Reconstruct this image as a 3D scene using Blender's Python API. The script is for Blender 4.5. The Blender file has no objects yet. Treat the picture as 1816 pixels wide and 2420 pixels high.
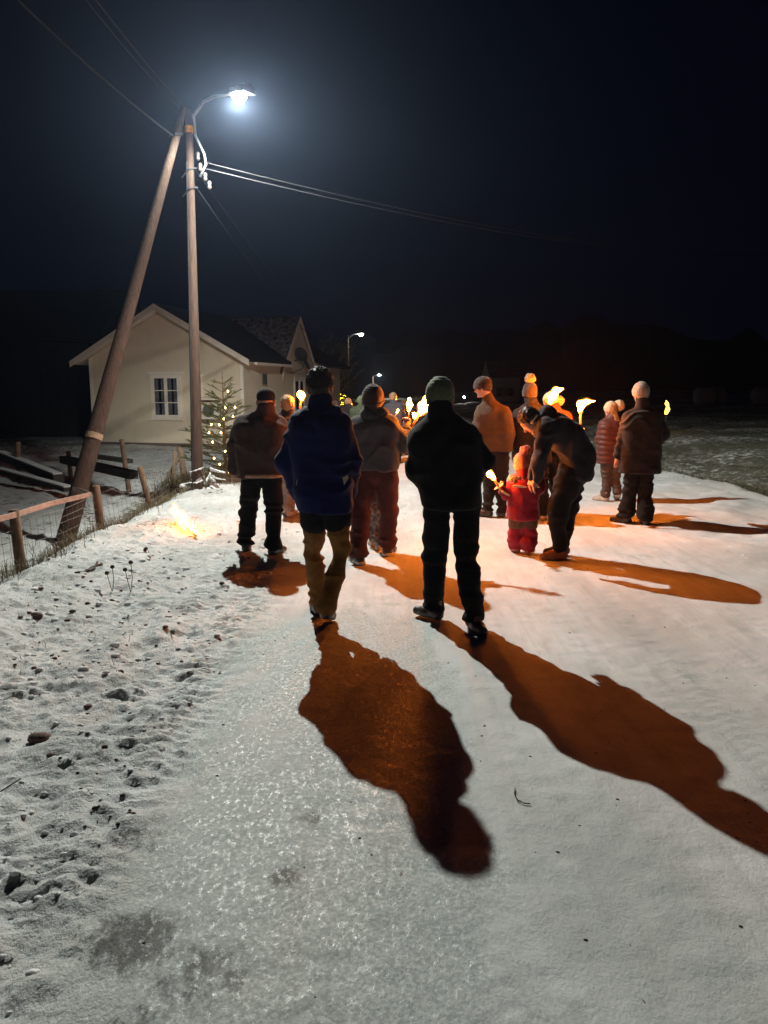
import bpy, math, random
import numpy as np
from mathutils import Vector, Matrix
random.seed(7); rng = np.random.default_rng(7)
SC = bpy.context.scene
COL = SC.collection
# ---------------------------------------------------------------- camera
PITCH = math.radians(9.31); CAMZ = 1.66
cam = bpy.data.objects.new('camera', bpy.data.cameras.new('camera')); COL.objects.link(cam)
cam.location = (0, 0, CAMZ); cam.rotation_euler = (math.radians(90) - PITCH, 0, 0)
cam.data.sensor_fit = 'VERTICAL'; cam.data.sensor_height = 36; cam.data.lens = 36 * 1800 / 2420
cam.data.clip_start = 0.05; cam.data.clip_end = 600
SC.camera = cam
# ---------------------------------------------------------------- night sky, exposure
w = bpy.data.worlds.new('World'); SC.world = w; w.use_nodes = True
bg = w.node_tree.nodes['Background']
bg.inputs['Color'].default_value = (0.12, 0.18, 0.62, 1); bg.inputs['Strength'].default_value = 0.0052
SC.view_settings.view_transform = 'Standard'; SC.view_settings.look = 'None'
SC.view_settings.exposure = 0; SC.view_settings.gamma = 1; SC.view_settings.use_curve_mapping = False
LAMP_I = 1720.0        # street lamp power
FLAME_L = 900.0         # torch flame radiance
HAZE = 0.00042
LAMP_SIGN = -1.0
cy = SC.cycles
cy.use_denoising = True; cy.max_bounces = 5; cy.diffuse_bounces = 3; cy.glossy_bounces = 3
cy.transmission_bounces = 4; cy.transparent_max_bounces = 12; cy.volume_bounces = 0
cy.sample_clamp_indirect = 6; cy.caustics_reflective = False; cy.caustics_refractive = False
# ---------------------------------------------------------------- survey helpers (photo measurements -> metres)
def ray(dx, dy):
    u = (dx * 1.094 - 908) / 1800; v = (1210 - dy * 1.094) / 1800
    c, s = math.cos(PITCH), math.sin(PITCH)
    return Vector((u, c + v * s, -s + v * c))
def at(dx, dy, Y):
    d = ray(dx, dy); t = Y / d.y
    return Vector((d.x * t, Y, CAMZ + d.z * t))
def G(dx, dy, z=0.0):
    d = ray(dx, dy); t = (z - CAMZ) / d.z
    return Vector((d.x * t, d.y * t, z))
# ---------------------------------------------------------------- noise
def _h(ix, iy, iz, seed):
    n = (ix * 374761393 + iy * 668265263 + iz * 2147483647 + seed * 974634777) & 0xFFFFFFFF
    n = ((n ^ (n >> 13)) * 1274126177) & 0xFFFFFFFF
    n = n ^ (n >> 16)
    return (n & 0xFFFF) / 32767.5 - 1.0
def vn3(x, y, z, seed=0):
    x, y, z = np.broadcast_arrays(x, y, z)
    xf = np.floor(x); yf = np.floor(y); zf = np.floor(z)
    ix = xf.astype(np.int64); iy = yf.astype(np.int64); iz = zf.astype(np.int64)
    fx = x - xf; fy = y - yf; fz = z - zf
    fx = fx * fx * (3 - 2 * fx); fy = fy * fy * (3 - 2 * fy); fz = fz * fz * (3 - 2 * fz)
    r = 0
    for a in (0, 1):
        wa = fx if a else 1 - fx
        for b in (0, 1):
            wb = fy if b else 1 - fy
            for c in (0, 1):
                r = r + wa * wb * (fz if c else 1 - fz) * _h(ix + a, iy + b, iz + c, seed)
    return r
def vn2(x, y, seed=0):
    x, y = np.broadcast_arrays(x, y)
    xf = np.floor(x); yf = np.floor(y)
    ix = xf.astype(np.int64); iy = yf.astype(np.int64)
    fx = x - xf; fy = y - yf
    fx = fx * fx * (3 - 2 * fx); fy = fy * fy * (3 - 2 * fy)
    r = 0
    for a in (0, 1):
        wa = fx if a else 1 - fx
        for b in (0, 1):
            r = r + wa * (fy if b else 1 - fy) * _h(ix + a, iy + b, 0, seed)
    return r
def sst(a, b, x):
    t = np.clip((x - a) / (b - a), 0, 1); return t * t * (3 - 2 * t)
# ---------------------------------------------------------------- materials
MATS = {}
def mat(name, col, rough=0.8, var=0.25, nscale=30.0, bump=0.0, bscale=120.0, metal=0.0, spec=0.3, stretch=(1, 1, 1), sheen=0.0, col2=None):
    if name in MATS: return MATS[name]
    m = bpy.data.materials.new(name); m.use_nodes = True; nt = m.node_tree; N = nt.nodes; L = nt.links
    p = N['Principled BSDF']
    p.inputs['Roughness'].default_value = rough; p.inputs['Metallic'].default_value = metal
    p.inputs['Specular IOR Level'].default_value = spec
    if sheen: p.inputs['Sheen Weight'].default_value = sheen
    tc = N.new('ShaderNodeTexCoord'); mp = N.new('ShaderNodeMapping'); mp.inputs['Scale'].default_value = stretch
    L.new(tc.outputs['Object'], mp.inputs['Vector'])
    no = N.new('ShaderNodeTexNoise'); no.inputs['Scale'].default_value = nscale; no.inputs['Detail'].default_value = 5
    L.new(mp.outputs[0], no.inputs['Vector'])
    cr = N.new('ShaderNodeValToRGB')
    c2 = col2 or tuple(min(1, c * (1 + var)) for c in col)
    cr.color_ramp.elements[0].position = 0.3; cr.color_ramp.elements[1].position = 0.7
    cr.color_ramp.elements[0].color = (*[c * (1 - var) for c in col], 1); cr.color_ramp.elements[1].color = (*c2, 1)
    L.new(no.outputs['Fac'], cr.inputs[0]); L.new(cr.outputs[0], p.inputs['Base Color'])
    if bump:
        n2 = N.new('ShaderNodeTexNoise'); n2.inputs['Scale'].default_value = bscale; n2.inputs['Detail'].default_value = 4
        L.new(mp.outputs[0], n2.inputs['Vector'])
        b = N.new('ShaderNodeBump'); b.inputs['Strength'].default_value = bump; b.inputs['Distance'].default_value = 0.01
        L.new(n2.outputs['Fac'], b.inputs['Height']); L.new(b.outputs[0], p.inputs['Normal'])
    MATS[name] = m
    return m
def emat(name, col, strength):
    if name in MATS: return MATS[name]
    m = bpy.data.materials.new(name); m.use_nodes = True; nt = m.node_tree
    p = nt.nodes['Principled BSDF']; p.inputs['Base Color'].default_value = (0.1, 0.1, 0.1, 1)
    p.inputs['Emission Color'].default_value = (*col, 1); p.inputs['Emission Strength'].default_value = strength
    MATS[name] = m
    return m
def flame_mat(name='flame', L0=FLAME_L, col=(1.0, 0.215, 0.018), pw_=3.6, amt=1.0):
    if name in MATS: return MATS[name]
    m = bpy.data.materials.new(name); m.use_nodes = True; nt = m.node_tree; N = nt.nodes; L = nt.links
    N.clear(); out = N.new('ShaderNodeOutputMaterial')
    em = N.new('ShaderNodeEmission'); em.inputs['Color'].default_value = (*col, 1); em.inputs['Strength'].default_value = L0
    tr = N.new('ShaderNodeBsdfTransparent'); mx = N.new('ShaderNodeMixShader')
    lw = N.new('ShaderNodeLayerWeight'); lw.inputs['Blend'].default_value = 0.5
    po = N.new('ShaderNodeMath'); po.operation = 'POWER'; po.inputs[1].default_value = pw_
    inv = N.new('ShaderNodeMath'); inv.operation = 'SUBTRACT'; inv.inputs[0].default_value = 1.0
    L.new(lw.outputs['Facing'], inv.inputs[1]); L.new(inv.outputs[0], po.inputs[0])
    am = N.new('ShaderNodeMath'); am.operation = 'MULTIPLY'; am.inputs[1].default_value = amt; L.new(po.outputs[0], am.inputs[0]); L.new(am.outputs[0], mx.inputs[0]); L.new(tr.outputs[0], mx.inputs[1]); L.new(em.outputs[0], mx.inputs[2])
    L.new(mx.outputs[0], out.inputs['Surface'])
    MATS[name] = m
    return m
# ---------------------------------------------------------------- object helpers
def tag(o, label=None, cat=None, group=None, kind=None):
    if label: o['label'] = label
    if cat: o['category'] = cat
    if group: o['group'] = group
    if kind: o['kind'] = kind
    return o
def empty(name, loc, label=None, cat=None, group=None):
    o = bpy.data.objects.new(name, None); COL.objects.link(o); o.location = loc
    o.empty_display_size = 0.2
    return tag(o, label, cat, group)
def wloc(parent):
    v = Vector((0, 0, 0))
    while parent is not None:
        v += parent.location; parent = parent.parent
    return v
def link(name, me, m, parent=None, smooth=False, origin=None):
    """mesh given in WORLD coordinates; re-based on its parent (or on origin)"""
    o = bpy.data.objects.new(name, me); COL.objects.link(o)
    base = wloc(parent) if parent is not None else (Vector(origin) if origin is not None else Vector((0, 0, 0)))
    if base.length: me.transform(Matrix.Translation(-base))
    if parent is not None: o.parent = parent
    elif origin is not None: o.location = base
    if m: me.materials.append(m)
    if smooth: me.polygons.foreach_set('use_smooth', np.ones(len(me.polygons), dtype=bool))
    return o
def npmesh(V, Q):
    V = np.asarray(V, dtype=np.float32); Q = np.asarray(Q, dtype=np.int32)
    me = bpy.data.meshes.new('m'); k = Q.shape[1]
    me.vertices.add(len(V)); me.vertices.foreach_set('co', V.ravel())
    me.loops.add(Q.size); me.loops.foreach_set('vertex_index', Q.ravel())
    me.polygons.add(len(Q)); me.polygons.foreach_set('loop_start', np.arange(0, Q.size, k, dtype=np.int32))
    me.update(calc_edges=True)
    return me
class MB:
    def __init__(s): s.v = []; s.f = []
    def add(s, vs, fs):
        n = len(s.v); s.v += [tuple(v) for v in vs]; s.f += [tuple(i + n for i in f) for f in fs]; return s
    def hexa(s, p):  # 8 corners, bottom loop then top loop
        return s.add(p, [(3, 2, 1, 0), (4, 5, 6, 7), (0, 1, 5, 4), (1, 2, 6, 5), (2, 3, 7, 6), (3, 0, 4, 7)])
    def box(s, o, a, b, c):  # origin corner + three edge vectors
        o, a, b, c = map(Vector, (o, a, b, c))
        return s.hexa([o, o + a, o + a + b, o + b, o + c, o + a + c, o + a + b + c, o + b + c])
    def tube(s, pts, r, n=8, cap=True):
        pts = [Vector(p) for p in pts]; rs = r if isinstance(r, (list, tuple)) else [r] * len(pts)
        rings = []; prev = None
        for i, p in enumerate(pts):
            t = (pts[min(i + 1, len(pts) - 1)] - pts[max(i - 1, 0)]).normalized()
            if prev is None:
                a = Vector((1, 0, 0)) if abs(t.x) < 0.8 else Vector((0, 1, 0))
            else: a = prev
            x = (a - t * a.dot(t)).normalized(); y = t.cross(x); prev = x
            rings.append([p + (x * math.cos(2 * math.pi * k / n) + y * math.sin(2 * math.pi * k / n)) * rs[i] for k in range(n)])
        vs = [v for rg in rings for v in rg]; fs = []
        for i in range(len(pts) - 1):
            for k in range(n):
                fs.append((i * n + k, i * n + (k + 1) % n, (i + 1) * n + (k + 1) % n, (i + 1) * n + k))
        if cap: fs += [tuple(range(n))[::-1], tuple((len(pts) - 1) * n + k for k in range(n))]
        return s.add(vs, fs)
    def lathe(s, c, prof, n=14):
        c = Vector(c); vs = []; fs = []
        for (r, z) in prof:
            for k in range(n): vs.append(c + Vector((r * math.cos(2 * math.pi * k / n), r * math.sin(2 * math.pi * k / n), z)))
        for i in range(len(prof) - 1):
            for k in range(n): fs.append((i * n + k, i * n + (k + 1) % n, (i + 1) * n + (k + 1) % n, (i + 1) * n + k))
        fs += [tuple(range(n))[::-1], tuple((len(prof) - 1) * n + k for k in range(n))]
        return s.add(vs, fs)
    def build(s, name, m, parent=None, smooth=False, origin=None):
        me = bpy.data.meshes.new(name); me.from_pydata(s.v, [], s.f); me.update()
        return link(name, me, m, parent, smooth, origin)
# ---------------------------------------------------------------- terrain
def bank_x(y): return -3.05 + 0.14 * vn2(y * 0.6, y * 0 + 3.1, 5) + 0.05 * vn2(y * 2.3, y * 0, 6)
def edge_r(y): return 5.7 + 0.35 * vn2(y * 0.45, y * 0 + 9.0, 8) + np.clip((13 - y) * 0.12, -1.2, 1.0)
def height(x, y):
    x = np.asarray(x, dtype=float); y = np.asarray(y, dtype=float)
    h = 0.010 * vn2(x * 0.7, y * 0.35, 1) + 0.0035 * vn2(x * 9, y * 1.6, 46) + 0.003 * vn2(x * 15, y * 14, 47)
    h = h + 0.004 * vn2(x * 3.0, y * 1.0, 2) * sst(0, 1, 1)
    # shallow wheel ruts in the packed road
    for c in (0.15, 1.95):
        h = h - 0.012 * np.exp(-((x - c - 0.06 * vn2(y * 0.3, y * 0, 4)) / 0.20) ** 2)
    for c in (-0.25, 0.30, 1.75, 2.30):
        dd_ = x - c - 0.12 * vn2(y * 0.22, y * 0 + c, 51); mm = np.exp(-(dd_ / 0.11) ** 6)
        h = h + mm * (0.0035 * np.sin((y + np.abs(dd_) * .9) * 2 * np.pi / 0.085) * np.clip(.3 + vn2(x * 1.5, y * .8, 52), 0, 1) - .004)
    # loose rough shoulder on the left
    wl = sst(-0.66, -1.12, x + 0.18 * vn2(x * 1.5, y * 0.9, 11))
    rough = 0.022 * vn2(x * 4.5, y * 3.6, 12) + 0.016 * vn2(x * 11, y * 11, 13) + 0.010 * (2 * np.abs(vn2(x * 16, y * 26, 14)) - 1) + 0.006 * vn2(x * 34, y * 48, 44)
    tread = np.zeros_like(h)
    for c in (-1.12, -1.55, -2.08):
        d = x - c - 0.10 * vn2(y * 0.25, y * 0 + 2, 15)
        m = np.exp(-(d / 0.19) ** 6)
        tread = tread + m * (0.010 * np.sign(np.sin((y + np.abs(d) * 0.5 + .03 * vn2(x * 4, y * 3, 45)) * 2 * np.pi / 0.078)) * np.clip(0.35 + 0.9 * vn2(x * 3.5, y * 2.5, 16), 0, 1.1) - 0.006)
    h = h + wl * (rough + tread * 0.8)
    far_l = sst(-2.1, -2.9, x)
    h = h + far_l * (0.05 + 0.03 * vn2(x * 2.2, y * 1.6, 17))
    b = bank_x(y)
    depth = 0.50 - 0.22 * sst(11.5, 14, y) * sst(-5.2, -3.4, x)
    drop = sst(b, b - 1.05, x)
    h = h - drop * depth + sst(b, b - 0.8, x) * (0.035 * vn2(x * 2.5, y * 2.5, 18) + 0.06 * vn2(x * 0.8, y * 0.8, 19))
    # right verge ridge, then field
    wr = sst(3.2, 3.9, x + 0.1 * vn2(y * 0.7, y * 0, 20))
    h = h + wr * (0.02 + 0.03 * vn2(x * 1.6, y * 1.3, 21) + 0.014 * vn2(x * 6, y * 5, 22))
    e = edge_r(y)
    step = sst(e - 0.1, e + 0.35, x)
    h = h - step * (0.14 - 0.30 * sst(e + 0.6, e + 5, x)) + step * (0.05 * vn2(x * 1.7, y * 1.7, 23) + 0.035 * vn2(x * 5, y * 5, 24))
    h = h + 0.012 * np.clip(x - e - 3, 0, 60) * step
    h = h - 0.9 * sst(60, 160, y) * sst(20, 5, np.abs(x)) * 1.0
    return h
def hz(x, y): return float(height(np.array([x]), np.array([y]))[0])
def ground_mat():
    m = bpy.data.materials.new('snow_ground'); m.use_nodes = True; nt = m.node_tree; N = nt.nodes; L = nt.links
    p = N['Principled BSDF']
    tc = N.new('ShaderNodeTexCoord')
    def noise(scale, detail=5, sx=1, sy=1, rough=0.55):
        mp = N.new('ShaderNodeMapping'); mp.inputs['Scale'].default_value = (sx, sy, 1)
        n = N.new('ShaderNodeTexNoise'); n.inputs['Scale'].default_value = scale; n.inputs['Detail'].default_value = detail
        n.inputs['Roughness'].default_value = rough
        L.new(tc.outputs['Object'], mp.inputs['Vector']); L.new(mp.outputs[0], n.inputs['Vector']); return n.outputs['Fac']
    def attr(n):
        a = N.new('ShaderNodeAttribute'); a.attribute_name = n; return a.outputs['Fac']
    def mth(op, a, b=0.5, c=None):
        n = N.new('ShaderNodeMath'); n.operation = op
        for i, v in enumerate((a, b) if c is None else (a, b, c)):
            if isinstance(v, (int, float)): n.inputs[i].default_value = v
            else: L.new(v, n.inputs[i])
        return n.outputs[0]
    def smap(v, a, b, lo=0, hi=1):
        n = N.new('ShaderNodeMapRange'); n.interpolation_type = 'SMOOTHSTEP'
        n.inputs['From Min'].default_value = a; n.inputs['From Max'].default_value = b
        n.inputs['To Min'].default_value = lo; n.inputs['To Max'].default_value = hi
        L.new(v, n.inputs['Value']); return n.outputs[0]
    def mix(f, a, b):
        n = N.new('ShaderNodeMix'); n.data_type = 'RGBA'
        if isinstance(f, float): n.inputs[0].default_value = f
        else: L.new(f, n.inputs[0])
        for i, v in ((6, a), (7, b)):
            if isinstance(v, tuple): n.inputs[i].default_value = (*v, 1)
            else: L.new(v, n.inputs[i])
        return n.outputs[2]
    ice = attr('ice'); soil = attr('soil'); grass = attr('grass'); loose = attr('loose')
    big = noise(1.3, 4, 1, 0.5); mid = noise(9, 6, 1, 0.35); fine = noise(60, 4); spk = noise(140, 3); streak = noise(16, 5, 1.0, 0.12)
    c = mix(smap(big, 0.3, 0.7), (0.52, 0.53, 0.52), (0.76, 0.77, 0.77))
    c = mix(mth('MULTIPLY', smap(mid, 0.45, 0.8), 0.5), c, (0.50, 0.49, 0.46))
    c = mix(mth('MULTIPLY', smap(streak, 0.5, 0.75), mth('SUBTRACT', 0.35, mth('MULTIPLY', loose, 0.3))), c, (0.47, 0.47, 0.46))
    icem = smap(mth('ADD', mth('ADD', ice, 0.04), mth('ADD', mth('SUBTRACT', mid, 0.5), mth('MULTIPLY', mth('SUBTRACT', noise(2.6, 6, 1, 0.5), 0.5), 2.2))), 0.30, 0.95)
    c = mix(icem, c, mix(smap(fine, 0.35, 0.65), (0.33, 0.37, 0.365), (0.54, 0.57, 0.555)))
    dark = mth('MULTIPLY', smap(attr('grit'), .05, .3), smap(mth('ADD', mth('MULTIPLY', attr('grit'), 1.9), mth('MULTIPLY', mth('SUBTRACT', noise(16, 8, 1.3, .8, 0.75), 0.5), 2.4)), 0.42, 0.95))
    c = mix(dark, c, (0.10, 0.10, 0.095))
    # crumbs of earth on the loose shoulder
    crumb = mth('MULTIPLY', smap(noise(60, 3, 1, 0.6), 0.67, 0.73), smap(mth('ADD', loose, mth('MULTIPLY', big, 0.6)), 0.9, 1.35))
    c = mix(crumb, c, (0.11, 0.075, 0.05))
    fleck = mth('MULTIPLY', smap(noise(26, 2, 1, 0.45), 0.74, 0.77), 1.0)
    c = mix(fleck, c, (0.16, 0.12, 0.09))
    sm = smap(mth('ADD', soil, mth('MULTIPLY', mth('SUBTRACT', noise(14, 6, 1, 1, 0.7), 0.5), 1.3)), 0.42, 0.60)
    c = mix(sm, c, mix(smap(fine, 0.4, 0.6), (0.045, 0.030, 0.022), (0.12, 0.08, 0.055)))
    gm = smap(mth('ADD', grass, mth('MULTIPLY', mth('SUBTRACT', noise(7, 8, 1, 1, 0.75), 0.5), 2.2)), 0.35, 0.75)
    c = mix(gm, c, mix(smap(noise(30, 5), 0.35, 0.65), (0.035, 0.038, 0.024), (0.13, 0.13, 0.09)))
    L.new(c, p.inputs['Base Color'])
    r = mth('SUBTRACT', 0.80, mth('MULTIPLY', icem, smap(noise(48, 5, 1, .6, .7), .46, .70, .06, .46)))
    L.new(r, p.inputs['Roughness'])
    p.inputs['Specular IOR Level'].default_value = 0.4
    lines = mth('MULTIPLY', smap(noise(6, 7, 3.0, 0.10, .7), .45, .8), mth('SUBTRACT', .42, mth('MULTIPLY', loose, .4)))
    c = mix(lines, c, (.42, .42, .41)); c = mix(mth('MULTIPLY', smap(noise(2.2, 6, 1, .5, .7), .5, .72), .45), c, (.46, .47, .45)); L.new(c, p.inputs['Base Color'])
    # relief
    hsum = mth('ADD', mth('MULTIPLY', noise(38, 6, 1, 0.8, 0.65), mth('SUBTRACT', 0.9, mth('MULTIPLY', icem, .72))), mth('MULTIPLY', noise(120, 4, 1, 0.7), 0.35))
    hs2 = mth('ADD', mth('MULTIPLY', hsum, mth('ADD', 0.55, mth('MULTIPLY', loose, 1.3))), mth('MULTIPLY', noise(75, 5, 1, 0.35, .7), mth('MULTIPLY', icem, 0.22)))
    b = N.new('ShaderNodeBump'); b.inputs['Strength'].default_value = 0.75; b.inputs['Distance'].default_value = 0.012
    L.new(hs2, b.inputs['Height']); L.new(b.outputs[0], p.inputs['Normal'])
    return m
GMAT = ground_mat()
def axis(pieces):
    out = [pieces[0][0]]
    for a, b, d0, d1 in pieces:
        x = a
        while x < b - 1e-6:
            t = (x - a) / (b - a); x = min(b, x + d0 + (d1 - d0) * t)
            if b - x < 0.4 * (d0 + (d1 - d0) * t): x = b
            out.append(x)
    return np.array(out)
XS = axis([(-130, -14, 12, 1.0), (-14, -5, 1.0, 0.12), (-5, -3.3, 0.07, 0.03), (-3.3, -0.9, 0.017, 0.017), (-0.9, 3.4, 0.03, 0.035), (3.4, 7, 0.045, 0.07), (7, 20, 0.1, 0.9), (20, 130, 1, 12)])
YS = axis([(-38, -1, 5, 0.3), (-1, 1.2, 0.12, 0.05), (1.2, 7, 0.015, 0.022), (7, 20, 0.022, 0.1), (20, 60, 0.12, 1.0), (60, 228, 1.5, 10)])
def terrain_part(name, x0, x1):
    i0 = int(np.argmin(np.abs(XS - x0))); i1 = int(np.argmin(np.abs(XS - x1)))
    xs = XS[i0:i1 + 1]; X, Y = np.meshgrid(xs, YS, indexing='ij'); Z = height(X, Y)
    nx, ny = X.shape; idx = np.arange(nx * ny).reshape(nx, ny)
    Q = np.stack([idx[:-1, :-1], idx[1:, :-1], idx[1:, 1:], idx[:-1, 1:]], -1).reshape(-1, 4)
    me = npmesh(np.stack([X, Y, Z], -1).reshape(-1, 3), Q)
    b = bank_x(Y); e = edge_r(Y)
    ice = sst(-1.3, -0.7, X) * sst(0.55, 0.1, X) * sst(6.3, 4.6, Y) * 0.75 + 0.20 * np.exp(-((X - 0.1) / 0.3) ** 2) * sst(7, 4, Y) + 0.12 * sst(3.4, 2.8, X) * sst(-1.1, -0.7, X)
    for c in (-0.25, 0.30, 1.75, 2.30):
        dd_ = X - c - 0.12 * vn2(Y * 0.22, Y * 0 + c, 51); ice = ice + .22 * np.exp(-(dd_ / 0.12) ** 4) * (.6 + .5 * vn2(X * 2, Y * .7, 53))
    loose = sst(-0.62, -1.08, X + 0.15 * vn2(X * 1.3, Y * 0.8, 31)) + 0.45 * sst(3.2, 3.8, X)
    grit = np.zeros_like(X)
    for (gx, gy, gr, gs) in ((-0.76, 2.08, 0.17, 0.62), (-0.64, 1.70, 0.14, 0.58), (-0.52, 1.95, 0.20, 0.42), (-0.34, 2.38, 0.08, 0.55), (-0.30, 2.75, 0.07, 0.45), (-.95, 2.6, .2, .35), (-.2, 3.3, .25, .22), (-1.15, 3.6, .3, .3)):
        grit = np.maximum(grit, gs * np.exp(-((X - gx) ** 2 + ((Y - gy)) ** 2) / gr ** 2))
    soil = 0.42 * sst(-1.9, -2.6, X) * sst(b - 0.2, b + 0.2, X) * sst(0.1, 0.6, vn2(X * 1.3, Y * 1.1, 33))
    # bare strip along the foot of the bank / fence and where the verge is cut
    soil = np.maximum(soil, 0.62 * np.exp(-((X - (b - 0.95 - 0.10 * (Y - 9) * sst(14, 9, Y))) / 0.28) ** 2) * sst(5, 7, Y) * sst(22, 14, Y))
    soil = np.maximum(soil, 0.52 * np.exp(-((X - (-6.2 - (Y - 15) * 0.5)) / 0.35) ** 2) * sst(10, 12, Y) * sst(24, 18, Y))
    grass = 0.60 * sst(b - 0.25, b - 0.7, X) * sst(b - 1.9, b - 1.1, X) * sst(25, 12, Y) + 0.0
    grass = np.maximum(grass, sst(e, e + 0.3, X) * (0.74 + 0.22 * vn2(X * 0.5, Y * 0.5, 34)))
    grass = np.maximum(grass, (0.36 + .12 * vn2(X * .7, Y * .7, 36)) * sst(b - 1.2, b - 2, X) + 0.3 * sst(-9, -16, X))
    grass = np.maximum(grass, 0.55 * sst(45, 75, Y))
    for n, a in (('ice', ice), ('loose', loose), ('grit', grit), ('soil', soil), ('grass', grass)):
        at_ = me.attributes.new(n, 'FLOAT', 'POINT'); at_.data.foreach_set('value', a.astype(np.float32).ravel())
    o = link(name, me, GMAT, smooth=True); tag(o, kind='structure'); return o
terrain_part('snowy_yard', -130, -3.3)
terrain_part('road_shoulder', -3.3, -0.9)
terrain_part('snowy_road', -0.9, 3.4)
terrain_part('road_verge', 3.4, 7)
terrain_part('field', 7, 130)
# dark wooded hills behind everything
def hills():
    n = 140; V = []; F = []
    for i in range(n):
        a = math.radians(-88 + 176 * i / (n - 1)); x, y = math.sin(a), math.cos(a)
        k = 7 + 4 * math.sin(i * .09 + 1) + 3 * float(vn2(np.array(i * .12), np.array(0.), 41)) + 1.6 * float(vn2(np.array(i * .9), np.array(0.), 42))
        R = 118 + 80 * abs(y)
        V += [(x * R * .98, y * R * 1.0, -2.5), (x * R * 1.0, y * R * 1.03, k), (x * R * 1.02, y * R * 1.06, k * 1.4)]
    for i in range(n - 1):
        for j in range(2): F.append((i * 3 + j, i * 3 + j + 1, i * 3 + j + 4, i * 3 + j + 3))
    me = bpy.data.meshes.new('hills'); me.from_pydata(V, [], F); me.update()
    tag(link('hills', me, mat('dark_forest', (0.02, 0.025, 0.02), 1.0)), kind='structure')
hills()
# ---------------------------------------------------------------- haze, added to give the lamp its soft glow
hb = MB().box((-129.5, -37.5, -4.0), (259, 0, 0), (0, 265, 0), (0, 0, 44)).build('haze', None)
hm = bpy.data.materials.new('glow_haze'); hm.use_nodes = True; hm.node_tree.nodes.clear()
ho = hm.node_tree.nodes.new('ShaderNodeOutputMaterial'); hv = hm.node_tree.nodes.new('ShaderNodeVolumePrincipled')
hv.inputs['Color'].default_value = (0.50, 0.66, 1, 1); hv.inputs['Density'].default_value = HAZE; hv.inputs['Anisotropy'].default_value = 0.8
hm.node_tree.links.new(hv.outputs[0], ho.inputs['Volume']); hb.data.materials.append(hm); tag(hb, kind='stuff')
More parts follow.
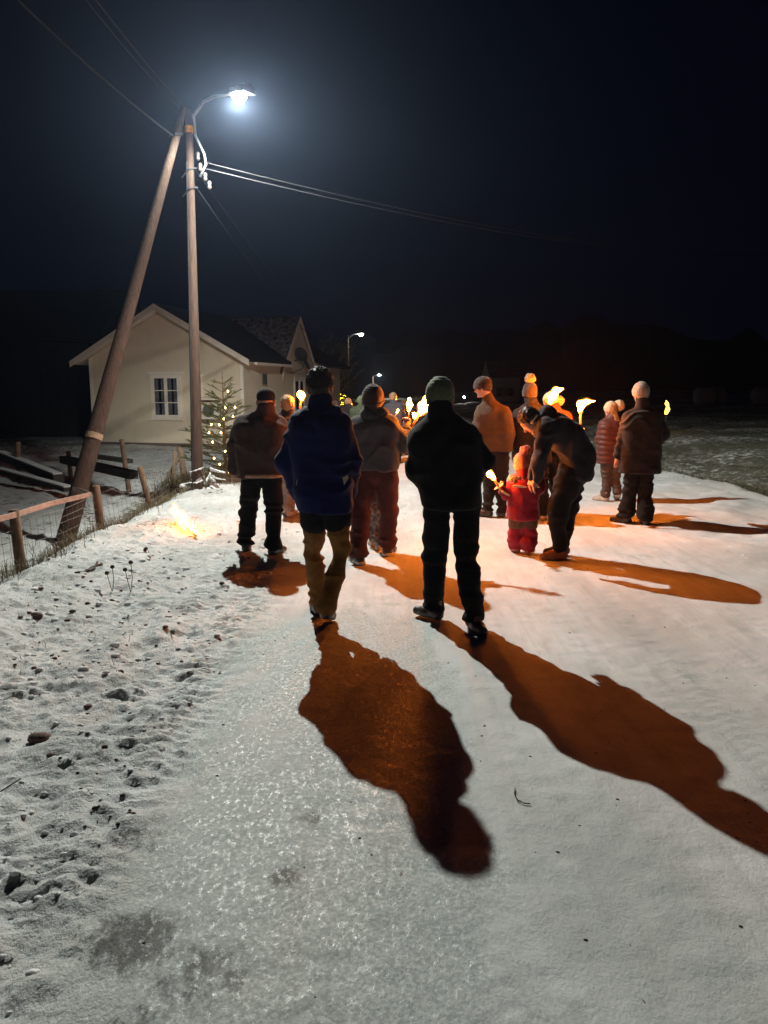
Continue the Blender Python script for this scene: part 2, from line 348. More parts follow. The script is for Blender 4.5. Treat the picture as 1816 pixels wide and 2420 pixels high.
# ---------------------------------------------------------------- SDF mesher (numpy surface nets)
class SDF:
    def __init__(s, h, k=0.03): s.h = h; s.k = k; s.pr = []
    def cap(s, a, b, ra, rb=None, k=None, sq=None):
        s.pr.append(('c', Vector(a), Vector(b), ra, ra if rb is None else rb, k if k is not None else s.k, sq)); return s
    def ell(s, c, r, rot=None, k=None): s.pr.append(('e', Vector(c), tuple(r), rot, 0, k if k is not None else s.k, None)); return s
    def cut(s, p, n): s.pr.append(('p', Vector(p), Vector(n).normalized(), 0, 0, 0, None)); return s
    def sub(s, c, r, k=0.01): s.pr.append(('s', Vector(c), tuple(r), None, 0, k, None)); return s
    def mesh(s, disp=None):
        lo = np.full(3, 1e9); hi = -lo; boxes = []
        for q in s.pr:
            if q[0] == 'c':
                a, b = np.array(q[1]), np.array(q[2]); r = max(q[3], q[4]); l = np.minimum(a, b) - r; u = np.maximum(a, b) + r
            elif q[0] == 'e':
                r = max(q[2]); c = np.array(q[1]); l = c - r; u = c + r
            elif q[0] == 's':
                r = max(q[2]); c = np.array(q[1]); boxes.append((c - r, c + r)); continue
            else: boxes.append(None); continue
            boxes.append((l, u)); lo = np.minimum(lo, l); hi = np.maximum(hi, u)
        h = s.h; lo = lo - 4 * h; n = np.ceil((hi + 4 * h - lo) / h).astype(int) + 1
        F = np.full(n, 0.25, dtype=np.float32)
        ax = [lo[i] + h * np.arange(n[i]) for i in range(3)]
        for q, bx in zip(s.pr, boxes):
            if q[0] == 'p':
                p, nn = q[1], q[2]
                d = (ax[0][:, None, None] - p.x) * nn.x + (ax[1][None, :, None] - p.y) * nn.y + (ax[2][None, None, :] - p.z) * nn.z
                F = np.maximum(F, d.astype(np.float32)); continue
            mrg = q[5] * 1.5 + 3 * h
            i0 = np.maximum(0, np.floor((bx[0] - mrg - lo) / h).astype(int)); i1 = np.minimum(n, np.ceil((bx[1] + mrg - lo) / h).astype(int) + 1)
            sl = tuple(slice(a, b) for a, b in zip(i0, i1))
            X = ax[0][sl[0]][:, None, None]; Y = ax[1][sl[1]][None, :, None]; Z = ax[2][sl[2]][None, None, :]
            if q[0] == 'c':
                a, b = q[1], q[2]; ab = b - a; L2 = max(ab.length_squared, 1e-9); sq = q[6]
                px, py, pz = X - a.x, Y - a.y, Z - a.z
                t = np.clip((px * ab.x + py * ab.y + pz * ab.z) / L2, 0, 1)
                ex, ey, ez = px - t * ab.x, py - t * ab.y, pz - t * ab.z
                d = np.sqrt(ex * ex + ey * ey + ez * ez) - (q[3] + t * (q[4] - q[3]))
            else:
                c, r = q[1], q[2]; px, py, pz = X - c.x, Y - c.y, Z - c.z
                if q[3] is not None:
                    R = q[3]; px, py, pz = (R[0][0] * px + R[0][1] * py + R[0][2] * pz, R[1][0] * px + R[1][1] * py + R[1][2] * pz, R[2][0] * px + R[2][1] * py + R[2][2] * pz)
                k0 = np.sqrt((px / r[0]) ** 2 + (py / r[1]) ** 2 + (pz / r[2]) ** 2)
                k1 = np.sqrt((px / r[0] ** 2) ** 2 + (py / r[1] ** 2) ** 2 + (pz / r[2] ** 2) ** 2) + 1e-6
                d = k0 * (k0 - 1) / k1
            cur = F[sl]; k = q[5]
            if q[0] == 's':
                F[sl] = np.maximum(cur, -d); continue
            if k > 0:
                hh = np.clip(0.5 + 0.5 * (cur - d) / k, 0, 1); F[sl] = (cur * (1 - hh) + d * hh - k * hh * (1 - hh)).astype(np.float32)
            else: F[sl] = np.minimum(cur, d)
        # surface nets
        S = F < 0
        c8 = [F[a:n[0] - 1 + a, b:n[1] - 1 + b, c:n[2] - 1 + c] for a in (0, 1) for b in (0, 1) for c in (0, 1)]
        cnt = sum((x < 0).astype(np.int8) for x in c8); act = (cnt > 0) & (cnt < 8)
        I = np.argwhere(act); vals = np.stack([x[act] for x in c8], 1)
        offs = np.array([(a, b, c) for a in (0, 1) for b in (0, 1) for c in (0, 1)], float)
        acc = np.zeros((len(I), 3)); m = np.zeros(len(I))
        for i in range(8):
            for j in range(i + 1, 8):
                if np.abs(offs[i] - offs[j]).sum() != 1: continue
                va, vb = vals[:, i], vals[:, j]; e = (va < 0) != (vb < 0)
                t = np.where(e, va / np.where(va == vb, 1, va - vb), 0)
                acc += e[:, None] * (offs[i] + t[:, None] * (offs[j] - offs[i])); m += e
        V = lo + h * (I + acc / m[:, None])
        idx = -np.ones(n - 1, dtype=np.int64); idx[act] = np.arange(len(I))
        Qs = []
        for axn in range(3):
            o1, o2 = [(1, 2), (2, 0), (0, 1)][axn]
            A = [slice(1, -1)] * 3; B = list(A); A[axn] = slice(0, -1); B[axn] = slice(1, None)
            sa, sb = S[tuple(A)], S[tuple(B)]; e = np.argwhere(sa != sb)
            if not len(e): continue
            base = e.copy(); base[:, o1] += 1; base[:, o2] += 1
            def cell(d1, d2):
                c = base.copy(); c[:, o1] -= d1; c[:, o2] -= d2; return idx[c[:, 0], c[:, 1], c[:, 2]]
            q = np.stack([cell(1, 1), cell(0, 1), cell(0, 0), cell(1, 0)], 1)
            fl = ~sa[tuple(e.T)]; q[fl] = q[fl][:, ::-1]
            Qs.append(q[(q >= 0).all(1)])
        Q = np.concatenate(Qs)
        me = npmesh(V, Q)
        if disp is not None:
            nr = np.empty(len(V) * 3, dtype=np.float32); me.vertex_normals.foreach_get('vector', nr); nr = nr.reshape(-1, 3)
            V2 = V + nr * disp(V)[:, None]
            me.vertices.foreach_set('co', V2.astype(np.float32).ravel()); me.update()
        return me
def folds(amp=0.012, sx=5, sy=5, sz=14, seed=1, fine=0.3):
    def f(V):
        a = vn3(V[:, 0] * sx, V[:, 1] * sy, V[:, 2] * sz + 1.5 * vn3(V[:, 0] * 4, V[:, 1] * 4, V[:, 2] * 3, seed + 3), seed)
        b = vn3(V[:, 0] * 14, V[:, 1] * 14, V[:, 2] * 26, seed + 1)
        return amp * (1 - 2.6 * np.abs(a)) + amp * fine * b
    return f
def legfolds(amp, z0, seed):
    def f(V):
        zz = V[:, 2] - z0; w_ = .45 + 1.1 * np.exp(-((zz - .10) / .12) ** 2) + .8 * np.exp(-((zz - .47) / .10) ** 2)
        a = vn3(V[:, 0] * 5 + V[:, 2] * 5, V[:, 1] * 4, V[:, 2] * 15, seed); b = vn3(V[:, 0] * 9, V[:, 1] * 9, V[:, 2] * 4, seed + 7); c = vn3(V[:, 0] * 22, V[:, 1] * 22, V[:, 2] * 30, seed + 9)
        return amp * (w_ * (1 - 2.6 * np.abs(a)) + .5 * (1 - 2 * np.abs(b)) + .22 * c)
    return f
def quilt(pitch=0.06, amp=0.012):
    def f(V): return amp * (np.sqrt(np.abs(np.sin(V[:, 2] * math.pi / pitch))) - 0.6) + 0.003 * vn3(V[:, 0] * 18, V[:, 1] * 18, V[:, 2] * 30, 5)
    return f
def furry(amp=0.012, sc=60):
    def f(V): return amp * vn3(V[:, 0] * sc, V[:, 1] * sc, V[:, 2] * sc, 9) + amp * .5 * vn3(V[:, 0] * sc * 2, V[:, 1] * sc * 2, V[:, 2] * sc * 2, 10)
    return f
def knit():
    def f(V): return 0.0025 * np.sin(V[:, 2] * 2 * math.pi / 0.02) + 0.004 * vn3(V[:, 0] * 20, V[:, 1] * 20, V[:, 2] * 20, 7)
    return f
SKIN = mat('skin', (0.40, 0.22, 0.16), 0.5, 0.1, 20, 0.1, 200)
BOOT = mat('boot_leather', (0.03, 0.025, 0.02), 0.4, 0.3, 25, 0.2, 90, spec=0.5)
# ---------------------------------------------------------------- PERSON
def person(label, fL, fR, head, neck, sh, el, wr, hip, kn, hem, jack, trou, hat=None, hair=None, face=(0, 1, 0),
           dY=0.0, hs=1.0, tor_r=0.115, arm_r=0.062, leg_r=(0.105, 0.082, 0.078), foot=((-.3, 1), (.3, 1)), shoe=None,
           elY=(0.02, 0.02), wrY=(0.20, 0.20), knY=(0.03, 0.03), lift=(0, 0), hd=0.011, hand_dir=None, grip=(False, False), sole=None, disp_j=None,
           extra=None, flare=0.0, chest=0.03, headY=0.02, neckY=0.0, group=None, jn='jacket', stoop=0.0, shoe_s=1.0, collar=True, disp_t=None, shY=0.0):
    GL, GR = G(*fL), G(*fR); Y0 = (GL.y + GR.y) / 2 + dY
    base = Vector(((GL.x + GR.x) / 2, (GL.y + GR.y) / 2, 0)); base.z = 0
    R = empty('person', base, label, 'person', group)
    P = lambda q, o=0.0: at(q[0], q[1], Y0 + (q[2] if len(q) > 2 else 0) + o)
    H = P(head, headY); N_ = P(neck, neckY)
    SH = [P(sh[0], shY), P(sh[1], shY)]; EL = [P(el[0], elY[0]), P(el[1], elY[1])]; WR = [P(wr[0], wrY[0]), P(wr[1], wrY[1])]
    HP = [P(hip[0]), P(hip[1])]
    AN = [GL + Vector((0, 0, 0.10 * shoe_s + lift[0])), GR + Vector((0, 0, 0.10 * shoe_s + lift[1]))]
    KN = [at(kn[i][0], kn[i][1], (HP[i].y + AN[i].y) / 2 + knY[i]) for i in (0, 1)]
    fd = Vector(face).normalized(); up = Vector((0, 0, 1)); rt = fd.cross(up)
    if rt.length < .3: rt = Vector((0, 1, 0))
    rt.normalize(); up = rt.cross(fd).normalized()
    Rm = [list(rt), list(fd), list(up)]
    s = hs
    # ---- body (one continuous mesh)
    B = SDF(hd, 0.02)
    B.ell(H + up * .02 * s, (.074 * s, .092 * s, .092 * s), Rm).ell(H + fd * .022 * s - up * .045 * s, (.056 * s, .066 * s, .066 * s), Rm)
    B.ell(H - up * .005 * s + fd * .05 * s, (.060 * s, .045 * s, .07 * s), Rm)
    nose = H + fd * .098 * s
    B.cap(H + fd * .088 * s + up * .012 * s, nose + fd * .014 * s - up * .022 * s, .009 * s, .014 * s, k=.012)
    B.ell(H + fd * .086 * s - up * .056 * s, (.024 * s, .014 * s, .010 * s), Rm, k=.008)
    B.ell(H + fd * .080 * s - up * .092 * s, (.022 * s, .02 * s, .016 * s), Rm, k=.015)
    for sg in (-1, 1):
        B.ell(H + rt * sg * .083 * s - up * .012 * s - fd * .005 * s, (.011 * s, .022 * s, .034 * s), Rm, k=.006)
        B.ell(H + rt * sg * .03 * s + fd * .086 * s + up * .028 * s, (.022 * s, .010 * s, .007 * s), Rm, k=.01)
        B.sub(H + rt * sg * .031 * s + fd * .098 * s + up * .008 * s, (.014 * s, .012 * s, .009 * s))
    B.cap(H - up * .05 * s - fd * .02 * s, N_, .052 * s, .06 * s, k=.03)
    mid = (HP[0] + HP[1]) / 2
    B.cap(N_ - Vector((0, 0, .13 * s)), mid + Vector((0, 0, .08 * s)), .09 * s, .085 * s, k=.05).cap(N_ - Vector((0, 0, .05)), SH[0], .05 * s, .045 * s).cap(N_ - Vector((0, 0, .05)), SH[1], .05 * s, .045 * s)
    for i in (0, 1):
        B.cap(SH[i], EL[i], .042 * s, .036 * s).cap(EL[i], WR[i], .036 * s, .026 * s)
        B.cap(mid + Vector((0, 0, .08 * s)), HP[i] + Vector((0, 0, .04 * s)), .075 * s, .065 * s).cap(HP[i] + Vector((0, 0, .04 * s)), KN[i], .055 * s, .034 * s, k=.008).cap(KN[i], AN[i], .034 * s, .030 * s)
        B.cap(AN[i], AN[i] + Vector((foot[i][0], foot[i][1], 0)).normalized() * .10 - Vector((0, 0, .05)), .035 * s, .03 * s)
        # hand
        d = (WR[i] - EL[i]).normalized() if not hand_dir or not hand_dir[i] else Vector(hand_dir[i]).normalized()
        side = d.cross(Vector((0, 0, 1)));
        if side.length < .2: side = d.cross(Vector((0, 1, 0)))
        side.normalize(); pn = side.cross(d).normalized()
        pc = WR[i] + d * .05 * s
        B.cap(WR[i], pc + d * .02 * s, .024 * s, .030 * s, k=.015).cap(pc - side * .018 * s, pc + d * .035 * s - side * .022 * s, .018 * s, .015 * s, k=.012).cap(pc + side * .018 * s, pc + d * .035 * s + side * .022 * s, .018 * s, .015 * s, k=.012)
        for f in range(4):
            o = (f - 1.5) * .020 * s; ln = (.036, .042, .040, .030)[f] * s
            a = pc + side * o + d * .035 * s; cu = 1.1 if grip[i] else .35
            b = a + (d * math.cos(cu) + pn * math.sin(cu)) * ln; c = b + (d * math.cos(cu * 2.1) + pn * math.sin(cu * 2.1)) * ln * .75
            B.cap(a, b, .0098 * s, .0092 * s, k=.003).cap(b, c, .0092 * s, .008 * s, k=.003)
        sg = 1 if i == 0 else -1
        a = pc + side * sg * .028 * s - d * .015 * s; b = a + (d * .6 + side * sg * .55 + pn * .4).normalized() * .038 * s
        B.cap(a, b, .013 * s, .011 * s, k=.006).cap(b, b + (d * .75 + pn * .65).normalized() * .028 * s, .011 * s, .0092 * s, k=.004)
    link('body', B.mesh(), SKIN, R, True)
    # ---- trousers
    T = SDF(max(hd, .011), 0.035)
    wst = mid + Vector((0, 0, .09 * s))
    T.cap(HP[0] + Vector((0, 0, .05 * s)), HP[1] + Vector((0, 0, .05 * s)), leg_r[0] * .95, leg_r[0] * .95).cap(mid + Vector((0, 0, .05 * s)), wst, leg_r[0] * .95, leg_r[0] * 1.1)
    for i in (0, 1):
        cuff = AN[i] + Vector((0, 0, .015))
        T.cap(HP[i], KN[i], leg_r[0], leg_r[1], k=.008).cap(KN[i], cuff, leg_r[1], leg_r[2] + flare, k=.008)
    for i in (0, 1):
        T.cut(Vector((0, 0, min(AN[0].z, AN[1].z) - .035)), (0, 0, -1))
    link('trousers', T.mesh(disp_t or legfolds(.0125 * hs, 0, int(abs(fL[0])))), trou, R, True)
    # ---- shoes
    for i in (0, 1):
        fdv = Vector((foot[i][0], foot[i][1], 0)).normalized(); q = shoe_s
        S_ = SDF(.009 * max(q, .8), .02); A = Vector((AN[i].x, AN[i].y, lift[i]))
        S_.cap(A + Vector((0, 0, .13 * q)), A + Vector((0, 0, .045 * q)) - fdv * .01 * q, .050 * q, .048 * q).cap(A - fdv * .03 * q + Vector((0, 0, .04 * q)), A + fdv * .09 * q + Vector((0, 0, .035 * q)), .042 * q, .046 * q)
        S_.cap(A + fdv * .09 * q + Vector((0, 0, .032 * q)), A + fdv * .17 * q + Vector((0, 0, .028 * q)), .046 * q, .036 * q)
        S_.cut((0, 0, lift[i] + .004), (0, 0, -1))
        me = S_.mesh()
        if lift[i] > .001:   # heel up: roll about the toe
            piv = A + fdv * .15 * q; ang = math.asin(min(.8, lift[i] / (.15 * q)))
            axv = Vector((0, 0, 1)).cross(fdv)
            me.transform(Matrix.Translation(piv) @ Matrix.Rotation(ang, 4, axv) @ Matrix.Translation(-piv)); me.transform(Matrix.Translation((0, 0, -lift[i] + .01)))
        so = link('shoe', me, shoe or BOOT, R, True)
        if sole:
            Z = SDF(.009, .01); Z.cap(A - fdv * .04, A + fdv * .16, .050, .043).cut((0, 0, .030), (0, 0, 1)).cut((0, 0, .003), (0, 0, -1))
            zo = link('sole', Z.mesh(), sole, R, True); zo.parent = so
    # ---- jacket
    J = SDF(max(hd, .011), .05)
    hz_ = P((hem[0], hem[2])).z
    hl, hr = P((hem[0], hem[2])), P((hem[1], hem[2]))
    hl = hl + Vector((tor_r, 0, 0)); hr = hr - Vector((tor_r, 0, 0))
    for o_ in (-chest, chest):
        yv = Vector((0, o_, 0))
        J.cap(SH[0] + Vector((.03 * s, 0, -.06 * s)) + yv, hl + yv, tor_r * .92, tor_r).cap(SH[1] + Vector((-.03 * s, 0, -.06 * s)) + yv, hr + yv, tor_r * .92, tor_r)
        J.cap(N_ - Vector((0, 0, .12 * s)) + yv, (hl + hr) / 2 + yv, tor_r * .95, tor_r)
    J.cap(N_ + Vector((0, 0, .01)), SH[0], .062 * s, .066 * s).cap(N_ + Vector((0, 0, .01)), SH[1], .062 * s, .066 * s)
    if collar: J.cap(N_ - Vector((0, 0, .03)), N_ + (H - N_) * .45 - fd * .01, .084 * s, .078 * s, k=.02)
    for i in (0, 1):
        J.cap(SH[i], EL[i], arm_r * 1.12, arm_r, k=.014).cap(EL[i], WR[i], arm_r, arm_r * .78, k=.014)
    J.cut((0, 0, hz_), (0, 0, -1)) if stoop == 0 else None
    link(jn, J.mesh(disp_j or folds(.014, 4, 4, 9, int(abs(fR[0])) + 5)), jack, R, True)
    if hd <= .0105 and stoop == 0:
        for i in (0, 1):
            d_ = (WR[i] - EL[i]).normalized(); C_ = SDF(.008, .01); rr_ = arm_r * .80 + .010
            C_.cap(WR[i] - d_ * .05, WR[i] + d_ * .005, rr_, rr_ * .96).cut(WR[i] + d_ * .012, d_).cut(WR[i] - d_ * .035, -d_)
            link('sleeve_cuff', C_.mesh(), jack, R, True)
    if hat:
        Hh = SDF(.009, .02); rr = hat.get('r', 1.0)
        Hh.ell(H + up * .035 * s, (.093 * s * rr, .110 * s * rr, .105 * s * rr * hat.get('tall', 1)), Rm)
        if hat.get('cap'):
            Hh.pr = []; Hh.ell(H + up * .05 * s, (.090 * s, .108 * s, .085 * s), Rm).cap(H + fd * .08 * s + up * .035 * s - rt * .04, H + fd * .15 * s + up * .025 * s + rt * .0, .012, .010, k=.02).cap(H + fd * .08 * s + up * .035 * s + rt * .04, H + fd * .15 * s + up * .025 * s, .012, .010, k=.02)
            Hh.cut(H + up * .012 * s, -up)
        else: Hh.cut(H - up * .026 * s, -(up - fd * -.0 + fd * -.42))
        ho_ = link('hat', Hh.mesh(None if hat.get('cap') else knit()), hat['m'], R, True)
        if not hat.get('cap'):
            C_ = SDF(.008, .01); C_.ell(H + up * .035 * s, (.099 * s * rr, .116 * s * rr, .112 * s * rr * hat.get('tall', 1)), Rm)
            nn_ = (up - fd * .42).normalized(); C_.cut(H - up * .030 * s, -nn_).cut(H - up * .030 * s + nn_ * .048 * s, nn_)
            cf = link('hat_cuff', C_.mesh(knit()), hat['m'], R, True); cf.parent = ho_
        if hat.get('pom'):
            pm = SDF(.009, .0); pr = hat['pom']; pc = at(pr[0], pr[1], H.y); rad = pr[2]
            pm.ell(pc, (rad, rad, rad)); po = link('pompom', pm.mesh(furry(.010, 70)), hat.get('pm', hat['m']), R, True)
            po.parent = ho_
    if hair:
        X_ = SDF(.009, .02)
        X_.ell(H + up * .035 * s - fd * .010 * s, (.088 * s, .104 * s, .098 * s), Rm).ell(H - fd * .045 * s - up * .01 * s, (.072 * s, .060 * s, .078 * s), Rm)
        X_.cut(H + fd * .055 * s + up * .03 * s, (fd - up * .4))
        if hair.get('long'):
            X_.pr = X_.pr[:-1]; X_.cap(H - fd * .05 * s, N_ - fd * .07 * s - Vector((0, 0, .04)), .06 * s, .05 * s)
        link('hair', X_.mesh(furry(hair.get('amp', .010), 55)), hair['m'], R, True)
        if hair.get('strands'):
            V = []; F = []
            for k in range(2600):
                a = random.uniform(0, 2 * math.pi); z = random.uniform(-.35, 1); q = math.sqrt(1 - z * z)
                dv = rt * (q * math.cos(a)) + fd * (q * math.sin(a)) + up * z
                if dv.dot(fd) > .75 and z < .5: continue
                p = H + up * .03 * s - fd * .012 * s + (rt * dv.dot(rt) * .086 + fd * dv.dot(fd) * .102 + up * dv.dot(up) * .096) * s
                tan = (Vector((random.gauss(0, 1), random.gauss(0, 1), random.gauss(.2, 1)))); e = p + dv * random.uniform(.008, .018) + tan * .007
                sd = dv.cross(tan).normalized() * .0014; n = len(V); V += [p - sd, p + sd, e]; F.append((n, n + 1, n + 2))
            me = bpy.data.meshes.new('hair_strands'); me.from_pydata(V, [], F); ho2 = link('hair_strands', me, hair['m'], R); tag(ho2, kind='stuff')
    info = dict(R=R, H=H, N=N_, SH=SH, EL=EL, WR=WR, HP=HP, KN=KN, AN=AN, Y0=Y0, fd=fd, up=up, rt=rt)
    if extra: extra(info)
    return info
def torch(label, base, tip, flame, fr, guard=0.35, glow=None, group='hand torches of the procession'):
    fr = [q * (.62 if base[1] > 15 else .84) for q in fr] if glow is None else fr
    """base -> tip is the wax stick; flame = list of world points, fr = radii"""
    base, tip = Vector(base), Vector(tip); R = empty('torch', base, label, 'torch', group)
    MB().tube([base, base + (tip - base) * .5, tip], [.011, .013, .014], 10).build('stick', mat('torch_wax', (0.55, 0.32, 0.14), .7), R, True)
    if guard is not None:
        c = base + (tip - base) * guard; d = (tip - base).normalized()
        MB().tube([c - d * .003, c + d * .003], [.055, .05], 18).build('drip_guard', mat('cardboard', (0.5, 0.4, 0.28), .9), R)
    S_ = SDF(.009, .018)
    for i in range(len(flame) - 1): S_.cap(flame[i], flame[i + 1], fr[i], fr[i + 1])
    link('flame', S_.mesh(lambda V: .016 * vn3(V[:, 0] * 30, V[:, 1] * 30, V[:, 2] * 16, 3) + .008 * vn3(V[:, 0] * 70, V[:, 1] * 70, V[:, 2] * 40, 4)), glow or flame_mat(), R, True)
    E_ = SDF(.010, .02)
    for i in range(len(flame) - 1): E_.cap(flame[i], flame[i + 1], fr[i] + .013, fr[i + 1] + .010)
    link('flame_edge', E_.mesh(lambda V: .012 * vn3(V[:, 0] * 22, V[:, 1] * 22, V[:, 2] * 12, 6)), flame_mat('flame_edge', 4.2, (1.0, .24, .015), 1.3, .30), R, True)
    return R
# ================================================================ UTILITY POLE WITH STREET LAMP
WOOD = mat('pole_wood', (0.095, 0.062, 0.047), .85, .35, 9, .5, 50, stretch=(6, 6, .6))
STEEL = mat('galvanised_steel', (0.45, 0.47, 0.48), .4, .2, 40, metal=.8)
DARKMETAL = mat('dark_metal', (0.05, 0.05, 0.055), .5, .2)
LP = at(517, 202, 11.2)
pb = at(427, 1060, 12.4); pt = at(408, 238, 12.4)
pole = empty('utility_pole', (pb.x, 12.4, hz(pb.x, 12.4)), 'tall upright wooden utility pole carrying the bright street lamp beside the spruce', 'pole')
PB = Vector((pb.x, 12.4, -.4)); PT = Vector((pt.x, 12.4, pt.z))
dsp = lambda V: .006 * vn3(V[:, 0] * 12, V[:, 1] * 12, V[:, 2] * 2, 4)
MB().tube([PB.lerp(PT, i / 20) for i in range(21)], [.100 - .046 * i / 20 for i in range(21)], 20).build('post', WOOD, pole, True)
MB().tube([PT, PT + Vector((0, 0, .05))], [.058, .035], 16).build('post_cap', DARKMETAL, pole)
MB().tube([PB.lerp(PT, .03 + i * .05) + Vector((-.060 + .026 * i / 18, -.078 + .035 * i / 18, 0)) for i in range(18)], .012, 6).build('cable_conduit', DARKMETAL, pole)
b1 = PB.lerp(PT, .955)
MB().tube([b1 + Vector((0, 0, -.05)), b1 + Vector((0, 0, .05))], .062, 16).build('reflector_band', mat('orange_band', (.85, .35, .02), .5), pole)
b2 = PB.lerp(PT, .86)
for k in (0, .28): MB().tube([b2 + Vector((-.13, 0, -.10 - k)), b2 + Vector((0, -.10, 0 - k)), b2 + Vector((.11, 0, .04 - k))], .012, 6).build('strap', DARKMETAL, pole)
for k, (ox, oz) in enumerate(((.14, .0), (.17, -.16), (.24, -.30), (.30, -.42))):
    c = b2 + Vector((ox, -.05, oz + .2)); MB().lathe(c, [(.02, -.06), (.035, -.03), (.022, 0), (.035, .03), (.018, .06)], 10).build('insulator', mat('porcelain', (.12, .10, .09), .3), pole, True)
arm_pts = [b2 + Vector((.16, -.05, -.10)), b2 + Vector((.26, -.06, .08)), b2 + Vector((.24, -.06, .22)), b2 + Vector((.12, -.07, .48)), b2 + Vector((.11, -.08, .85))]
A4 = at(419, 250, 12.33); A5 = at(440, 220, 12.0); A6 = at(462, 209, 11.7); A7 = at(500, 203, 11.3)
MB().tube(arm_pts[:4] + [A4, A5, A6, A7], .021, 8).build('lamp_arm', STEEL, pole, True)
d = (LP - A7).normalized(); side = d.cross(Vector((0, 0, 1))).normalized()
hd_ = MB(); hd_.hexa([A7 - side * .05, A7 + side * .05, LP + d * .22 + side * .11, LP + d * .22 - side * .11, A7 - side * .04 + Vector((0, 0, .07)), A7 + side * .04 + Vector((0, 0, .07)), LP + d * .2 + side * .08 + Vector((0, 0, .11)), LP + d * .2 - side * .08 + Vector((0, 0, .11))])
hd_.build('lamp_housing', STEEL, pole)
BLOOM = emat('bloom_glow', (0.86, 0.94, 1.0), 70)
MB().lathe(LP + Vector((0, 0, -.01)), [(.10, 0), (.105, -.02), (.09, -.055), (.05, -.085), (.01, -.095)], 20).build('bloom_bowl', BLOOM, pole, True)  # bowl added and sized to look like the bloom round the lamp
ld = bpy.data.lights.new('lamp_light', 'POINT'); ld.energy = LAMP_I; ld.color = (0.96, 1.0, 0.91); ld.shadow_soft_size = .035
ld.use_nodes = True; nt = ld.node_tree; em = nt.nodes['Emission']; tcn = nt.nodes.new('ShaderNodeTexCoord'); sx = nt.nodes.new('ShaderNodeSeparateXYZ')
def _mp(v, a, b, lo, hi):
    n = nt.nodes.new('ShaderNodeMapRange'); n.interpolation_type = 'SMOOTHSTEP'
    for k_, x_ in zip(('From Min', 'From Max', 'To Min', 'To Max'), (a, b, lo, hi)): n.inputs[k_].default_value = x_
    nt.links.new(v, n.inputs['Value']); return n.outputs[0]
dn = nt.nodes.new('ShaderNodeMath'); dn.operation = 'MULTIPLY'; dn.inputs[1].default_value = LAMP_SIGN; nt.links.new(sx.outputs['Z'], dn.inputs[0])
mxn = nt.nodes.new('ShaderNodeMath'); mxn.operation = 'MAXIMUM'; mxn.inputs[1].default_value = .36
pw = nt.nodes.new('ShaderNodeMath'); pw.operation = 'POWER'; pw.inputs[1].default_value = -1.35
ml = nt.nodes.new('ShaderNodeMath'); ml.operation = 'MULTIPLY'
nt.links.new(tcn.outputs['Normal'], sx.inputs[0]); nt.links.new(dn.outputs[0], mxn.inputs[0]); nt.links.new(mxn.outputs[0], pw.inputs[0]); nt.links.new(pw.outputs[0], ml.inputs[0])
nt.links.new(_mp(dn.outputs[0], .03, .38, .014, 1.0), ml.inputs[1])
# made-up dimming of the lamp towards pole and yard, no real shield
bx_ = nt.nodes.new('ShaderNodeMath'); bx_.operation = 'MULTIPLY'; bx_.inputs[1].default_value = 1.0; nt.links.new(sx.outputs['X'], bx_.inputs[0])
m2 = nt.nodes.new('ShaderNodeMath'); m2.operation = 'MULTIPLY'; nt.links.new(ml.outputs[0], m2.inputs[0]); nt.links.new(_mp(bx_.outputs[0], -.62, -.24, .14, 1.0), m2.inputs[1]); nt.links.new(m2.outputs[0], em.inputs['Strength'])
lo_ = bpy.data.objects.new('lamp_light', ld); COL.objects.link(lo_); lo_.parent = pole; lo_.location = LP + Vector((0, 0, -.135)) - wloc(pole)
# brace pole
sb = at(137, 1185, 10.0); st_ = at(398, 233, 12.2)
br = empty('brace_pole', (sb.x, sb.y, hz(sb.x, sb.y)), 'leaning wooden brace pole propping the lamp pole from the lower yard', 'pole')
dv = (st_ - sb)
MB().tube([sb - dv * .05 + dv * 1.05 * i / 20 for i in range(21)], [.132 - .078 * i / 20 for i in range(21)], 20).build('post', WOOD, br, True)
bc = sb + dv * .235
MB().tube([bc - dv * .006, bc + dv * .006], .1175, 16).build('pale_band', mat('pale_wood', (.5, .36, .25), .8), br)
bk = sb + dv * .925
MB().tube([bk + Vector((-.1, 0, 0)), bk + Vector((.02, -.1, .02)), bk + Vector((.1, 0, .05))], .02, 6).build('wire_bracket', DARKMETAL, br)
# wires
def wire(label, pts, sag, r, m, cat='cable', seg=24, twist=0):
    a, b = Vector(pts[0]), Vector(pts[1]); P = []
    for i in range(seg + 1):
        t = i / seg; P.append(a.lerp(b, t) - Vector((0, 0, sag * 4 * t * (1 - t))))
    mb = MB(); mb.tube(P, r, 6)
    if twist:
        for ph in (0, math.pi):
            Q = []
            for i in range(seg * 8 + 1):
                t = i / (seg * 8); c = a.lerp(b, t) - Vector((0, 0, sag * 4 * t * (1 - t))); w_ = t * twist * 2 * math.pi + ph
                Q.append(c + Vector((0, math.sin(w_), math.cos(w_))) * r * 1.1)
            mb.tube(Q, r * .8, 5)
    o = mb.build('cable', m, None, True, origin=a); tag(o, label, cat, 'overhead cables'); return o
CAB = mat('cable_sheath', (.03, .03, .033), .7, .2, spec=.12)
wire('twisted cable leaving the brace pole towards the upper left of the sky', (bk, at(40, 0, 9.0)), .06, .010, CAB, twist=26)
wire('upper one of two cables rising from the pole top to the upper left', (PT + Vector((-.02, 0, .0)), at(200, -10, 9.2)), .04, .009, CAB)
wire('lower one of two cables rising from the pole top to the upper left', (PT + Vector((-.03, 0, -.10)), at(178, -10, 9.1)), .04, .007, CAB)
e1 = at(1760, 540, 27); s1 = b2 + Vector((.2, -.05, .12))
wire('upper cable of the pair sagging across the sky to the right', (s1, e1), .55, .007, CAB)
